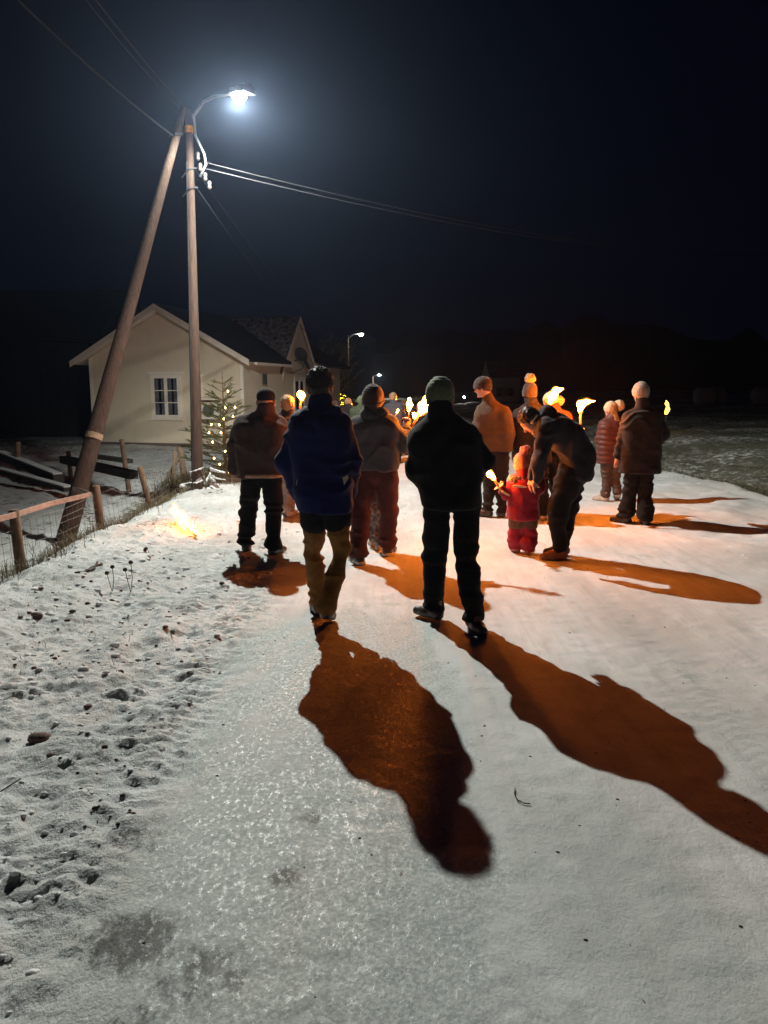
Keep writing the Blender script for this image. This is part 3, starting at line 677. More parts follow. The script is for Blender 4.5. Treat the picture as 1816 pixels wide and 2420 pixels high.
wire('lower cable of the pair sagging across the sky to the right', (s1 + Vector((0, 0, -.09)), e1 + Vector((0, 0, -.05))), .55, .007, CAB)
def far_lamp(label, dxp, dxl, dyl, Y, z0, em_s, htop=.5, glow=.10):
    L_ = at(dxl, dyl, Y); x = at(dxp, dyl, Y).x; R = empty('street_lamp', (x, Y, z0), label, 'street lamp', 'street lamps along the left of the road')
    MB().tube([(x, Y, z0), (x, Y, L_.z - .1)], [.11, .07], 10).build('pole', WOOD, R, True)
    MB().tube([(x, Y, L_.z - .9), (x + .02, Y, L_.z - .35), (x + (L_.x - x) * .4, Y, L_.z - .02), (L_.x, Y, L_.z + .08)], .04, 6).build('arm', STEEL, R, True)
    MB().box((L_.x - .15, Y - .12, L_.z + .02), (.45, 0, 0), (0, .24, 0), (0, 0, .1)).build('housing', STEEL, R)
    MB().lathe(L_, [(glow, .03), (glow * .95, -.05), (glow * .5, -.12), (.02, -.14)], 12).build('bowl', emat('far_bowl' + str(em_s), (.95, 1, .85), em_s), R, True)
far_lamp('small lit street lamp beside the bare tree beyond the house', 752, 780, 722, 62, -.3, 160, glow=.17)
far_lamp('tiny far street lamp, the farther of the two down the road', 806, 820, 810, 170, -.9, 900, glow=.30)
wire('upper faint cable running from the lamp pole to the next pole down the road', (b2 + Vector((-.05, .1, .2)), (at(752, 722, 62).x, 62, at(752, 735, 62).z)), .9, .007, CAB)
wire('lower faint cable running from the lamp pole to the next pole down the road', (b2 + Vector((-.05, .1, -.05)), (at(752, 722, 62).x, 62, at(752, 745, 62).z)), 1.3, .007, CAB)
# small white light far down the road
for (dx, dy, Y, s_, lb) in ((1003, 858, 78, .09, 'small white light on a short post far beyond the beige coat'), (819, 842, 120, .14, 'tiny white light on a post right under the far street lamp')):
    c = at(dx, dy, Y); R = empty('post_light', (c.x, Y, hz(c.x, Y)), lb, 'lamp')
    MB().tube([(c.x, Y, hz(c.x, Y) - .1), (c.x, Y, c.z - s_)], .04, 6).build('post', DARKMETAL, R)
    MB().lathe(c, [(.02, -s_), (s_, -s_ * .4), (s_, s_ * .4), (.02, s_)], 10).build('globe', emat('globe_light', (1, .97, .9), 120), R, True)
# ================================================================ HOUSE
u = Vector((.25, .968, 0)).normalized(); v = Vector((-.968, .25, 0)).normalized(); Z = Vector((0, 0, 1))
C0 = Vector((-4.9, 27.0, 0))
zb = -.35; ez = 2.70; W = 6.14; pk = 4.38
house = empty('house', C0 + Vector((0, 0, -.6)), 'white wooden house with a gable, one window and a tiled cross wing', 'house')
WALL = mat('white_boards', (0.76, 0.66, 0.51), .75, .05, 2.2, .3, 60)
TRIM = mat('white_trim', (0.84, 0.78, 0.68), .5, .05, 8)
def PL(a, b, z): return C0 + u * a + v * b + Z * z     # a = depth, b = left
def prism(mb, pts, dvec):
    n = len(pts); P = [Vector(p) for p in pts]; Q = [p + dvec for p in P]
    mb.add(P + Q, [tuple(range(n))[::-1], tuple(range(n, 2 * n))] + [(i, (i + 1) % n, n + (i + 1) % n, n + i) for i in range(n)])
    return mb
mb = MB(); prism(mb, [PL(0, 0, zb), PL(0, W, zb), PL(0, W, ez), PL(0, W / 2, pk), PL(0, 0, ez)], u * .2)
mb.build('gable_wall', WALL, house)
# individual vertical cladding joints: boards 14 cm wide standing 6 mm proud
bm0 = None; nb = int(W / .15); bw = W / nb
for i in range(nb):
    b0, b1_ = i * bw + .002, (i + 1) * bw - .002
    top = lambda b: ez + (pk - ez) * (1 - abs(b - W / 2) / (W / 2)) - .05
    m_ = MB(); pts = [PL(-.012, b0, zb), PL(-.012, b1_, zb), PL(-.012, b1_, top(b1_)), PL(-.012, b0, top(b0))]
    if b0 < W / 2 < b1_: pts = pts[:3] + [PL(-.012, W / 2, top(W / 2))] + pts[3:]
    prism(m_, pts, u * .011); m_.build('board', WALL, house)
prism(MB(), [PL(0.02, -.02, -.75), PL(.02, W, -.75), PL(.02, W, zb), PL(.02, -.02, zb)], u * .18).build('foundation', mat('grey_foundation', (.16, .12, .11), .9, .3, 12, .4, 40), house)
L1 = 11.0
prism(MB(), [PL(.2, 0, -.75), PL(.2, .2, -.75), PL(.2, .2, ez), PL(.2, 0, ez)], u * (L1 - .2)).build('side_wall', WALL, house)
prism(MB(), [PL(.2, W - .2, -.75), PL(.2, W, -.75), PL(.2, W, ez), PL(.2, W - .2, ez)], u * (L1 - .2)).build('side_wall', WALL, house)
SLATE = mat('snowy_tiles', (0.05, 0.045, 0.045), .7, .4, 6, .2, col2=(0.22, 0.22, 0.23)); DARKROOF = mat('dark_roofing', (.018, .017, .018), .8, .3, 6)
# main roof: two slabs with overhang .45
ov = .45; sl = (pk - ez) / (W / 2)
for sgn in (0, 1):
    e_b = -ov if sgn == 0 else W + ov; e_z = ez - sl * ov
    prism(MB(), [PL(-.5, W / 2, pk + .05), PL(-.5, e_b, e_z + .05), PL(-.5, e_b, e_z + .17), PL(-.5, W / 2, pk + .17)], u * (3.95 if sgn == 0 else L1 + .9)).build('roof', DARKROOF, house)
    if sgn == 0: prism(MB(), [PL(7.35, W / 2, pk + .05), PL(7.35, e_b, e_z + .05), PL(7.35, e_b, e_z + .17), PL(7.35, W / 2, pk + .17)], u * 4.0).build('roof', DARKROOF, house); prism(MB(), [PL(3.45, W / 2, pk + .05), PL(3.45, .05, ez + .03), PL(3.45, .05, ez + .15), PL(3.45, W / 2, pk + .17)], u * 3.9).build('roof', DARKROOF, house)
    prism(MB(), [PL(-.53, W / 2, pk - .06), PL(-.53, e_b, e_z - .08), PL(-.53, e_b, e_z + .13), PL(-.53, W / 2, pk + .15)], u * .028).build('barge_board', TRIM, house)
    prism(MB(), [PL(-.50, W / 2, pk + .02), PL(-.50, e_b, e_z + .02), PL(-.50, e_b, e_z + .045), PL(-.50, W / 2, pk + .045)], u * (3.8 if sgn == 0 else L1 + .8)).build('soffit', TRIM, house)
for bb in (0, W - .12):
    prism(MB(), [PL(-.035, bb, zb), PL(-.035, bb + .12, zb), PL(-.035, bb + .12, ez), PL(-.035, bb, ez)], u * .02).build('corner_board', TRIM, house)
prism(MB(), [PL(-.05, -ov - .1, ez - sl * ov - .03), PL(-.05, -ov, ez - sl * ov - .03), PL(-.05, -ov, ez - sl * ov + .06), PL(-.05, -ov - .1, ez - sl * ov + .06)], u * 3.4).build('gutter', TRIM, house)
# cross wing with tiled roof facing the camera
a0, a1 = 3.6, 7.2; am = (a0 + a1) / 2; pz = 4.38; ze = 2.40; LW = W / 2 + .3
prism(MB(), [PL(a0, -.03, ze - .5), PL(a1, -.03, ze - .5), PL(a1, -.03, ze), PL(am, -.03, pz), PL(a0, -.03, ze)], v * .2).build('wing_gable', WALL, house)
prism(MB(), [PL(L1 - .2, .2, -.75), PL(L1 - .2, W - .2, -.75), PL(L1 - .2, W - .2, ez), PL(L1 - .2, W / 2, pk - .05), PL(L1 - .2, .2, ez)], u * .2).build('back_wall', WALL, house)
for (e_, sg) in ((a0 - .25, 1), (a1 + .25, -1)):
    zz = ze - .25 * (pz - ze) / (am - a0)
    prism(MB(), [PL(am, -.10, pz + .03), PL(e_, -.10, zz + .03), PL(e_, -.10, zz + .10), PL(am, -.10, pz + .10)], v * (LW + .3)).build('roof', SLATE, house)
    prism(MB(), [PL(am, -.145, pz - .06), PL(e_, -.145, zz - .08), PL(e_, -.145, zz + .13), PL(am, -.145, pz + .15)], v * .04).build('barge_board', TRIM, house)
    if sg == 1:   # wavy tile courses as real geometry
        rows = 12; A = PL(e_, 0, zz + .10); D = PL(am, 0, pz + .10) - A
        for r_ in range(rows):
            nw = 15
            Pv = []
            for j in range(nw * 6 + 1):
                b = -.08 + (LW - .4) * j / (nw * 6); wv = .020 * math.sin(j / 6 * 2 * math.pi)
                for (tt, hh) in ((r_ / rows, .060 + wv), ((r_ + 1.08) / rows, .015 + wv * .8)):
                    Pv.append(A + D * min(tt, 1) + v * b + Z * (hh + .02))
            Fv = [(2 * j, 2 * j + 1, 2 * j + 3, 2 * j + 2) for j in range(nw * 6)]
            n0 = len(Pv); Pv += [Pv[2 * j] - Z * .06 for j in range(nw * 6 + 1)]
            Fv += [(2 * j, 2 * j + 2, n0 + j + 1, n0 + j) for j in range(nw * 6)]
            MB().add(Pv, Fv).build('tile_course', SLATE, house, True)
# window and lantern on the road side wall
sw_ = prism(MB(), [PL(4.9, -.012, .75), PL(5.9, -.012, .75), PL(5.9, -.012, 1.95), PL(4.9, -.012, 1.95)], v * .01).build('window', mat('dark_glass', (0.012, 0.014, 0.018), .12, .2, spec=.6), house)
for (p0, p1, z0, z1) in ((4.78, 4.9, .63, 2.07), (5.9, 6.02, .63, 2.07), (4.9, 5.9, 1.95, 2.07), (4.9, 5.9, .63, .75), (5.36, 5.44, .75, 1.95)):
    prism(MB(), [PL(p0, -.05, z0), PL(p1, -.05, z0), PL(p1, -.05, z1), PL(p0, -.05, z1)], v * .045).build('frame', TRIM, sw_)
for q in (1.5, 1.72):
    MB().tube([PL(q, -.10, 1.75), PL(q, -.10, 2.15)], .045, 8).build('wall_fitting', DARKMETAL, house)
# window
wc = 3.03; wz = 1.33
def wbox(name, b0, b1, z0, z1, d0, d1, m, par): return prism(MB(), [PL(d0, b0, z0), PL(d0, b1, z0), PL(d0, b1, z1), PL(d0, b0, z1)], u * (d1 - d0)).build(name, m, par)
GLASS = mat('dark_glass', (0.012, 0.014, 0.018), .12, .2, spec=.6)
win = wbox('window', wc - .56, wc + .56, wz - .74, wz + .74, -.016, -.004, GLASS, house)
for (n_, b0, b1_, z0, z1, d0) in (('frame', wc - .60, wc - .46, wz - .78, wz + .78, -.06), ('frame', wc + .46, wc + .60, wz - .78, wz + .78, -.06),
        ('lintel', wc - .46, wc + .46, wz + .64, wz + .78, -.06), ('sill', wc - .66, wc + .66, wz - .86, wz - .782, -.09), ('frame', wc - .46, wc + .46, wz - .78, wz - .66, -.06),
        ('mullion', wc - .06, wc + .06, wz - .66, wz + .64, -.055), ('cornice', wc - .68, wc + .68, wz + .782, wz + .88, -.10)):
    wbox(n_, b0, b1_, z0, z1, d0, -.015, TRIM, win)
for zc in (wz - .22, wz + .21):
    for (b0, b1_) in ((wc - .46, wc - .06), (wc + .06, wc + .46)): wbox('glazing_bar', b0, b1_, zc - .014, zc + .014, -.045, -.018, TRIM, win)
lace = mat('lace_curtain', (0.10, 0.10, 0.12), .9, .8, 38)
for (b0, b1_) in ((wc - .44, wc - .30), (wc - .22, wc - .08), (wc + .08, wc + .2), (wc + .3, wc + .44)): wbox('curtain', b0, b1_, wz - .64, wz + .62, -.019, -.017, lace, win)
# heat pump with hood
hp = empty('heat_pump', PL(-.3, 1.1, .5), 'white heat pump unit under a small hood on the house wall behind the spruce', 'heat pump')
MB().box(PL(-.42, .69, .55), v * .82, u * .34, Z * .58).build('casing', TRIM, hp)
MB().tube([PL(-.421, 1.18, .84), PL(-.44, 1.18, .84)], .22, 24).build('fan', mat('fan_grille', (.12, .12, .12), .6), hp)
MB().box(PL(-.55, .60, 1.22), v * 1.0, u * .52, Z * .05).build('hood', TRIM, hp)
for bb in (.62, 1.54): MB().box(PL(-.52, bb, .45), v * .04, u * .04, Z * .77).build('hood_post', TRIM, hp)
MB().tube([PL(-.05, 1.6, 1.3), PL(-.05, 1.6, 2.1)], .04, 8).build('pipe', TRIM, hp)
# satellite dishes
def dish(c, nrm, r, label):
    c = Vector(c); R = empty('satellite_dish', c, label, 'satellite dish', 'satellite dishes on the wing gable')
    nrm = Vector(nrm).normalized(); x = nrm.cross(Z).normalized(); y = x.cross(nrm); Pv = [c - nrm * .09]; Fv = []; n = 20
    for k in (1, 2, 3):
        for j in range(n):
            a = 2 * math.pi * j / n; q = k / 3
            Pv.append(c + x * math.cos(a) * r * q + y * math.sin(a) * r * q * 1.08 - nrm * .09 * (1 - q * q))
    for j in range(n): Fv.append((0, 1 + j, 1 + (j + 1) % n))
    for k in (0, 1):
        for j in range(n): Fv.append((1 + k * n + j, 1 + (k + 1) * n + j, 1 + (k + 1) * n + (j + 1) % n, 1 + k * n + (j + 1) % n))
    m_ = MB().add(Pv, Fv); o = m_.build('reflector', mat('dish_grey', (.06, .06, .065), .6), R, True)
    so = o.modifiers.new('t', 'SOLIDIFY'); so.thickness = .02
    MB().tube([c - nrm * .06, c - nrm * .25 - Z * .1, c + v * .55 - Z * .35 - u * .2], .022, 6).build('bracket', DARKMETAL, R)
    MB().tube([c - y * r * .9, c + nrm * .32 - y * .08], .012, 6).build('feed_arm', DARKMETAL, R)
dd = Vector((.5, -.8, .35))
dish(at(651, 766, 31.6), dd, .29, 'upper round satellite dish on the wing gable of the house')
dish(at(662, 786, 31.4), Vector((.9, -.2, .5)), .24, 'lower smaller satellite dish just under the other one')
# barn in the dark on the left
BARN = mat('dark_barn_boards', (.020, .018, .019), .9, .3, 3, .3, 30, stretch=(8, 8, .5)); barn = empty('barn', (-17, 34, -.6), 'dark unlit barn standing left of the white house', 'barn')
BL = mat('faded_barn_boards', (.020, .018, .017), .9, .3, 3)
MB().box((-30, 34, -.7), (17.5, -1.0, 0), (0, 9, 0), (0, 0, 4.2)).build('wall', BL, barn)
MB().box((-16.6, 33.16, -.6), (1.9, -.1, 0), (0, .05, 0), (0, 0, 3.3)).build('barn_door', BARN, barn)
prism(MB(), [(-30.4, 33.3, 3.52), (-30.4, 43.4, 3.52), (-30.4, 38.3, 6.2)], Vector((18.4, -1, 0))).build('roof', BARN, barn)
# far farm building, bales
fb = empty('far_house', (9.5, 80, 0), 'dim pale farmhouse far behind the man in the beige coat', 'house')
x0, x1 = at(1062, 850, 80).x, at(1125, 850, 80).x
prism(MB(), [(x0, 80, -.5), (x1, 80.5, -.5), (x1, 80.5, 2.6), (x0, 80, 2.6)], Vector((0, 6, 0))).build('wall', mat('pale_far_wall', (.22, .19, .16), .9), fb)
prism(MB(), [(x0 - .3, 79.6, 2.62), (x0 - .3, 86.6, 2.62), (x0 - .3, 83, 4.6)], Vector((x1 - x0 + .6, .3, 0))).build('roof', SLATE, fb)
for i in range(2): MB().box((x0 + .5 + i * 1.2, 79.95, .7), (.6, 0, 0), (0, .04, 0), (0, 0, .9)).build('window', GLASS, fb)
for i, (dx, Y, lb) in enumerate(((1520, 55, 'white wrapped hay bale in the dark field, left one'), (1545, 57, 'white wrapped hay bale in the dark field, middle one'), (1645, 56, 'white wrapped hay bale near the right edge of the field'))):
    c = at(dx, 880, Y); g = hz(c.x, Y); R = empty('hay_bale', (c.x, Y, g), lb, 'hay bale', 'wrapped hay bales in the field')
    MB().tube([(c.x - .6, Y, g + .6), (c.x - .52, Y, g + .6), (c.x + .52, Y, g + .6), (c.x + .6, Y, g + .6)], [.55, .64, .64, .55], 20).build('wrap', mat('bale_wrap', (.22, .22, .22), .5), R, True)
# bare tree by the far pole
def bare_tree(label, x, y, hgt, lean, seed, name='bare_tree', m=None, spread=1.0, thin=1.0):
    rd = random.Random(seed); R = empty(name, (x, y, hz(x, y)), label, 'tree'); tr = MB(); cr = MB(); z0 = hz(x, y)
    def grow(mb, p, d, ln, r, dep):
        q = [p]; 
        for i in range(3):
            d = (d + Vector((rd.gauss(0, .13), rd.gauss(0, .13), rd.gauss(0, .06)))).normalized(); q.append(q[-1] + d * ln / 3)
        mb.tube(q, [r, r * .88, r * .75, r * .6], 6 if dep < 2 else 4)
        if dep >= 4: return
        for k in range(rd.choice((3, 4)) if dep else 7):
            nd = (d * .9 + Vector((rd.gauss(0, .55) * spread + lean * .35, rd.gauss(0, .5) * spread, rd.uniform(-.1, .6)))).normalized()
            grow(cr, q[rd.choice((1, 2, 3, 3))] if dep else q[0] + (q[3] - q[0]) * (.35 + .65 * k / 6), nd, ln * rd.uniform(.5, .75), r * .5, dep + 1)
    grow(tr, Vector((x, y, z0 - .1)), Vector((lean * .3, 0, 1)), hgt * .45, .09 * thin, 0)
    mm = m or mat('bare_bark', (.30, .26, .21), .9)
    tr.build('trunk', mm, R, True); cr.build('crown', mm, R)
tx = at(742, 850, 44)
bare_tree('bare leafless tree leaning over beside the second street lamp', tx.x - .3, 44, 4.6, .75, 5)
# ---------------------------------------------------------------- lit shrub + far yellow torch
def light_dots(name, pts, r, m, parent):
    V = []; F = []
    for p in pts:
        n = len(V); V += [p + Vector(d) * r for d in ((1, 0, 0), (-1, 0, 0), (0, 1, 0), (0, -1, 0), (0, 0, 1), (0, 0, -1))]
        F += [(n, n + 2, n + 4), (n + 2, n + 1, n + 4), (n + 1, n + 3, n + 4), (n + 3, n, n + 4), (n + 2, n, n + 5), (n + 1, n + 2, n + 5), (n + 3, n + 1, n + 5), (n, n + 3, n + 5)]
    me = bpy.data.meshes.new(name); me.from_pydata(V, [], F); me.update(); o = link(name, me, m, parent); return tag(o, kind='stuff')
sc_ = at(722, 875, 40); R = empty('lit_shrub', (sc_.x, 40, hz(sc_.x, 40)), 'rounded shrub covered in yellow fairy lights behind the blue jacket', 'shrub')
pts = []; V = []; F = []
for k in range(900):
    a = random.uniform(0, 2 * math.pi); z = random.uniform(.05, 1); q = math.sqrt(1 - z * z)
    p = Vector((sc_.x + q * math.cos(a) * 1.25, 40 + q * math.sin(a) * 1.0, hz(sc_.x, 40) + .2 + z * 1.05 + .05 * random.random()))
    if k < 420: pts.append(p)
    for j in range(5):
        e = p + Vector((random.gauss(0, .1), random.gauss(0, .1), random.gauss(0, .08))); n = len(V); V += [p, e, p + Vector((.03, 0, .05))]; F.append((n, n + 1, n + 2))
me = bpy.data.meshes.new('foliage'); me.from_pydata(V, [], F); link('foliage', me, mat('shrub_leaf', (.05, .06, .02), .8), R)
light_dots('fairy_lights', pts, .022, emat('yellow_led', (1, .62, .03), 14), R)
# ---------------------------------------------------------------- spruce with lights
def spruce(label, x, y, hgt, rad, seed):
    rd = random.Random(seed); z0 = hz(x, y); R = empty('spruce_tree', (x, y, z0), label, 'tree')
    MB().tube([(x, y, z0 - .1), (x, y, z0 + hgt * .6), (x, y, z0 + hgt)], [.035, .02, .006], 7).build('trunk', mat('spruce_bark', (.12, .08, .05), .9), R)
    V = []; F = []; T = MB(); tips = []
    def needle(p, d, t, ln):
        s = d.cross(t).normalized() * .0028; n = len(V); V.extend([p - s, p + s, p + d * ln]); F.append((n, n + 1, n + 2))
    def twig(p, d, ln, r):
        q = p + d * ln - Z * ln * ln * .15; T.tube([p, (p + q) / 2 + Z * ln * .03, q], [r, r * .7, r * .3], 4, False)
        m = int(ln * 330)
        for i in range(m):
            t = rd.random(); b = p.lerp(q, t); nd = (d * .9 + Vector((rd.gauss(0, .6), rd.gauss(0, .6), rd.gauss(.15, .6)))).normalized(); needle(b, nd, (q - p), .032)
        return q
    zz = .12
    while zz < .97:
        nb = rd.choice((5, 6, 7)) if zz < .8 else 4
        for k in range(nb):
            a = 2 * math.pi * (k + rd.random() * .7) / nb; ln = rad * (1 - zz) ** .8 * rd.uniform(.75, 1.2) + .10
            d = Vector((math.cos(a), math.sin(a), rd.uniform(-.05, .45) + .3 * zz)).normalized()
            p = Vector((x, y, z0 + hgt * zz)); q = twig(p, d, ln, .007)
            tips.append(p.lerp(q, rd.uniform(.6, .95)))
            for j in range(int(ln * 11)):
                t = rd.uniform(.25, .95); sgn = rd.choice((-1, 1)); sd = d.cross(Z).normalized() * sgn
                twig(p.lerp(q, t), (d * .7 + sd * .8 + Z * rd.uniform(-.1, .25)).normalized(), ln * .42 * (1.1 - t) + .05, .003)
        zz += rd.uniform(.055, .085)
    twig(Vector((x, y, z0 + hgt * .93)), Z, hgt * .1, .005)
    T.build('branches', mat('spruce_bark', (.12, .08, .05), .9), R)
    me = bpy.data.meshes.new('needles'); me.from_pydata(V, [], F); tag(link('needles', me, mat('spruce_needles', (.075, .09, .028), .6, .4, 8), R), kind='stuff')
    return tips
sp = at(489, 1058, 13.3); spx = sp.x; spz = hz(spx, 13.3)
htree = at(489, 812, 13.3).z - spz
spruce('small spruce hung with warm lights between lamp pole and house', spx, 13.3, htree, .95, 3)
fl = empty('fairy_light_string', (spx, 13.2, spz), 'string of warm white bulbs wound through the small spruce', 'string lights')
bulbs = [(493, 845), (487, 881), (508, 880), (484, 905), (504, 900), (457, 917), (474, 918), (460, 955), (487, 975), (475, 1003), (500, 938), (478, 935), (463, 990), (512, 915), (495, 1020), (452, 935)]
BW = emat('warm_bulb', (1, .50, .13), 45)
for (dx, dy) in bulbs:
    c = at(dx, dy, 12.9 + random.uniform(-.15, .3)); MB().lathe(c, [(.003, -.014), (.010, -.007), (.013, .002), (.007, .013), (.002, .017)], 8).build('bulb', BW, fl, True)
MB().tube([at(dx, dy, 13.1) for dx, dy in bulbs], .003, 4).build('wire', DARKMETAL, fl)
# ================================================================ FENCE, TIMBERS, TAPE
FW = mat('fence_wood', (0.20, 0.13, 0.085), .9, .35, 10, .5, 60, stretch=(5, 5, .8))
def fpost(top, base, Y, r, par):
    a = at(*base, Y); b = at(*top, Y); a = a - (b - a) * .2
    o = MB().tube([a, a.lerp(b, .5), b, b + (b - a).normalized() * .012], [r * 1.05, r, r * .97, r * .7], 12).build('post', FW, par, True); return b, a
fence = empty('wire_fence', (-3.7, 9, -.4), 'low fence of wooden posts and wire netting along the bank', 'fence')
tops = []
for (t, b, Y, r) in (((30, 1103), (50, 1262), 7.55, .052), ((207, 1050), (223, 1180), 9.6, .052), ((303, 1010), (330, 1118), 11.2, .045), ((388, 965), (402, 1050), 14.6, .06)):
    tops.append(fpost(t, b, Y, r, fence))
tops.insert(0, (Vector((-3.75, 5.2, .55)), Vector((-3.72, 5.2, -.4))))
MB().tube([tops[0][1], tops[0][0]], .05, 12).build('post', FW, fence, True)
net = MB()
for i in range(len(tops) - 1):
    (t0, b0), (t1, b1_) = tops[i], tops[i + 1]; n = int((t1 - t0).length / .14)
    for j in range(8):
        f = .22 + .66 * j / 7; sg = .02 * math.sin(j * 2 + i)
        net.tube([b0.lerp(t0, f), b0.lerp(t0, f).lerp(b1_.lerp(t1, f), .5) - Z * (.03 + sg), b1_.lerp(t1, f)], .0022, 3, False)
    for k in range(1, n):
        q = k / n; net.tube([b0.lerp(b1_, q).lerp(t0.lerp(t1, q), .22) - Z * .02, b0.lerp(b1_, q).lerp(t0.lerp(t1, q), .88) - Z * .03], .0018, 3, False)
tag(net.build('wire_netting', mat('net_wire', (.22, .2, .18), .6), fence), kind='stuff')
# diagonal struts at the corner post
pA = at(388, 985, 14.6); MB().tube([pA, at(345, 1055, 14.3) - Z * .1], .04, 8).build('strut', FW, fence)
pC = at(378, 975, 14.5); MB().tube([pC, at(372, 1062, 13.8) - Z * .1], .03, 8).build('strut', FW, fence)
bfence = empty('back_fence', (-7, 17, -.6), 'row of thin old posts standing in the yard before the house', 'fence')
for (t, b, Y, r) in (((263, 950), (280, 1067), 15.6, .05), ((148, 975), (155, 1048), 17.2, .05), ((40, 955), (40, 1042), 17.6, .055)): fpost(t, b, Y, r, bfence)
# tape from post to post round the brace pole
tp = [at(-30, 1128, 7.0), at(33, 1112, 7.5), at(110, 1088, 8.6), at(196, 1068, 9.5), at(170, 1058, 10.0), at(158, 1056, 10.1)]
m_ = MB()
for i in range(len(tp) - 1):
    a, b = tp[i], tp[i + 1]; s_ = Vector((.008, -.006, 0)); hh = Z * .028
    m_.hexa([a - hh - s_, b - hh - s_, b - hh + s_, a - hh + s_, a + hh - s_, b + hh - s_, b + hh + s_, a + hh + s_])
tag(m_.build('barrier_strap', mat('salmon_strap', (.46, .33, .27), .7, .2, 15), None, origin=tp[1]), 'pale salmon strap tied between two fence posts round the brace pole', 'strap')
def timber(lab, A, B, Y0, Y1, w_, h_, snow=True):
    a, b = at(*A, Y0), at(*B, Y1); a.z = max(a.z, hz(a.x, a.y) + h_ * .3); b.z = max(b.z, hz(b.x, b.y) + h_ * .3)
    d = (b - a).normalized(); s_ = d.cross(Z).normalized() * w_; R = empty('timber', a, lab, 'timber', 'old timbers lying in the snowy yard')
    MB().box(a - s_ / 2, b - a, s_, Z * h_).build('beam', mat('old_timber', (.055, .05, .045), .9, .3, 12), R)
    if snow: MB().box(a - s_ * .42 + Z * (h_ - .002), (b - a) * .99, s_ * .84, Z * .03).build('snow_cap', GMAT2, R)
GMAT2 = mat('snow_cap_white', (.78, .79, .8), .8, .06, 20, .3, 40)
timber('long dark timber lying in the snow left of the thin post', (138, 1000), (290, 1035), 17.0, 14.8, .18, .16, False)
timber('dark timber with snow on top at the far left of the yard', (2, 990), (128, 1042), 18.5, 15.6, .22, .16)
timber('short dark timber lying just before the house foundation', (195, 988), (282, 1001), 19.5, 18.5, .16, .10, False)
timber('second rotten timber half buried under the far left one', (0, 1020), (150, 1062), 17, 14.6, .2, .08)
# ---------------------------------------------------------------- vegetation stuff
def tufts(name, pts, hmin, hmax, m, nb=14, spread=.06, w_=.003):
    V = []; F = []
    for (x, y) in pts:
        z = hz(x, y) - .01
        for k in range(nb):
            p = Vector((x + random.gauss(0, spread), y + random.gauss(0, spread), z)); hh = random.uniform(hmin, hmax)
            d = Vector((random.gauss(0, .45), random.gauss(0, .45), 1)).normalized(); s_ = Vector((d.y, -d.x, 0)).normalized() * w_ if abs(d.x) + abs(d.y) > 1e-4 else Vector((w_, 0, 0))
            q = p + d * hh * .6; e = q + (d + Vector((d.x, d.y, -.5)) * .9).normalized() * hh * .5; n = len(V)
            V += [p - s_, p + s_, q - s_ * .7, q + s_ * .7, e]; F += [(n, n + 1, n + 3, n + 2), (n + 2, n + 3, n + 4)]
    me = bpy.data.meshes.new(name); me.from_pydata(V, [], F); me.update(); return tag(link(name, me, m), kind='stuff')
DRY = mat('dry_grass', (.17, .13, .075), .9, .4, 3)
P_ = []
for k in range(520):
    y = random.uniform(4.5, 17); b = float(bank_x(np.array(y))); P_.append((b - abs(random.gauss(.35, .4)) - .1, y))
tufts('dry_grass', P_, .05, .22, DRY, 12, .07)
P_ = [(at(random.gauss(388, 18), 1040, 14).x, random.gauss(13.9, .5)) for k in range(110)]
tufts('dry_grass', P_, .15, .45, DRY, 14, .09)
P_ = []
for k in range(420):
    y = random.uniform(7, 30); e = float(edge_r(np.array(y))); P_.append((e + random.gauss(.25, .22), y))
tufts('dry_grass', P_, .05, .22, mat('dark_grass', (.09, .085, .045), .9, .4, 3), 12, .1)
P_ = [(random.uniform(6.2, 26), random.uniform(9, 42)) for k in range(1500)]
tufts('field_grass', [p for p in P_ if p[0] > float(edge_r(np.array(p[1]))) + .3], .04, .13, mat('field_grass', (.075, .078, .048), .9, .4, 3), 10, .16, .004)
P_ = [(at(random.gauss(478, 22), 1050, 13.2).x, random.gauss(13.2, .35)) for k in range(60)]
tufts('dry_grass', P_, .15, .4, DRY, 16, .1)
P_ = [G(random.uniform(30, 330), random.uniform(1270, 1460)) for k in range(26)]
tufts('dead_stalks', [(p.x, p.y) for p in P_], .02, .07, mat('dead_stalk', (.07, .045, .03), .9), 4, .03, .0015)
# snow laden twiggy bush at the foot of the pole
bx = at(448, 1062, 12.4); R = empty('snowy_bush', (bx.x, 12.4, hz(bx.x, 12.4)), 'low twiggy bush bent under snow at the foot of the lamp pole', 'bush')
sn = SDF(.012, .03); tw = MB(); rd = random.Random(4); b0 = Vector((bx.x, 12.4, hz(bx.x, 12.4)))
for k in range(26):
    a = rd.uniform(0, 6.28); e = b0 + Vector((math.cos(a) * rd.uniform(.1, .42), math.sin(a) * .25, rd.uniform(.05, .32))); c = b0 + Vector((math.cos(a) * .1, math.sin(a) * .1, e.z - b0.z + .04))
    tw.tube([b0, c, e], [.008, .006, .003], 5); sn.cap(c + Z * .005, e + Z * .008, .014, .010)
for k in range(7): sn.ell(b0 + Vector((rd.gauss(0, .2), rd.gauss(0, .12), rd.uniform(-.03, .05))), (.09, .07, .045))
tw.build('twigs', mat('bare_bark', (.16, .13, .10)), R); link('snow_load', sn.mesh(furry(.008, 40)), GMAT2, R, True)
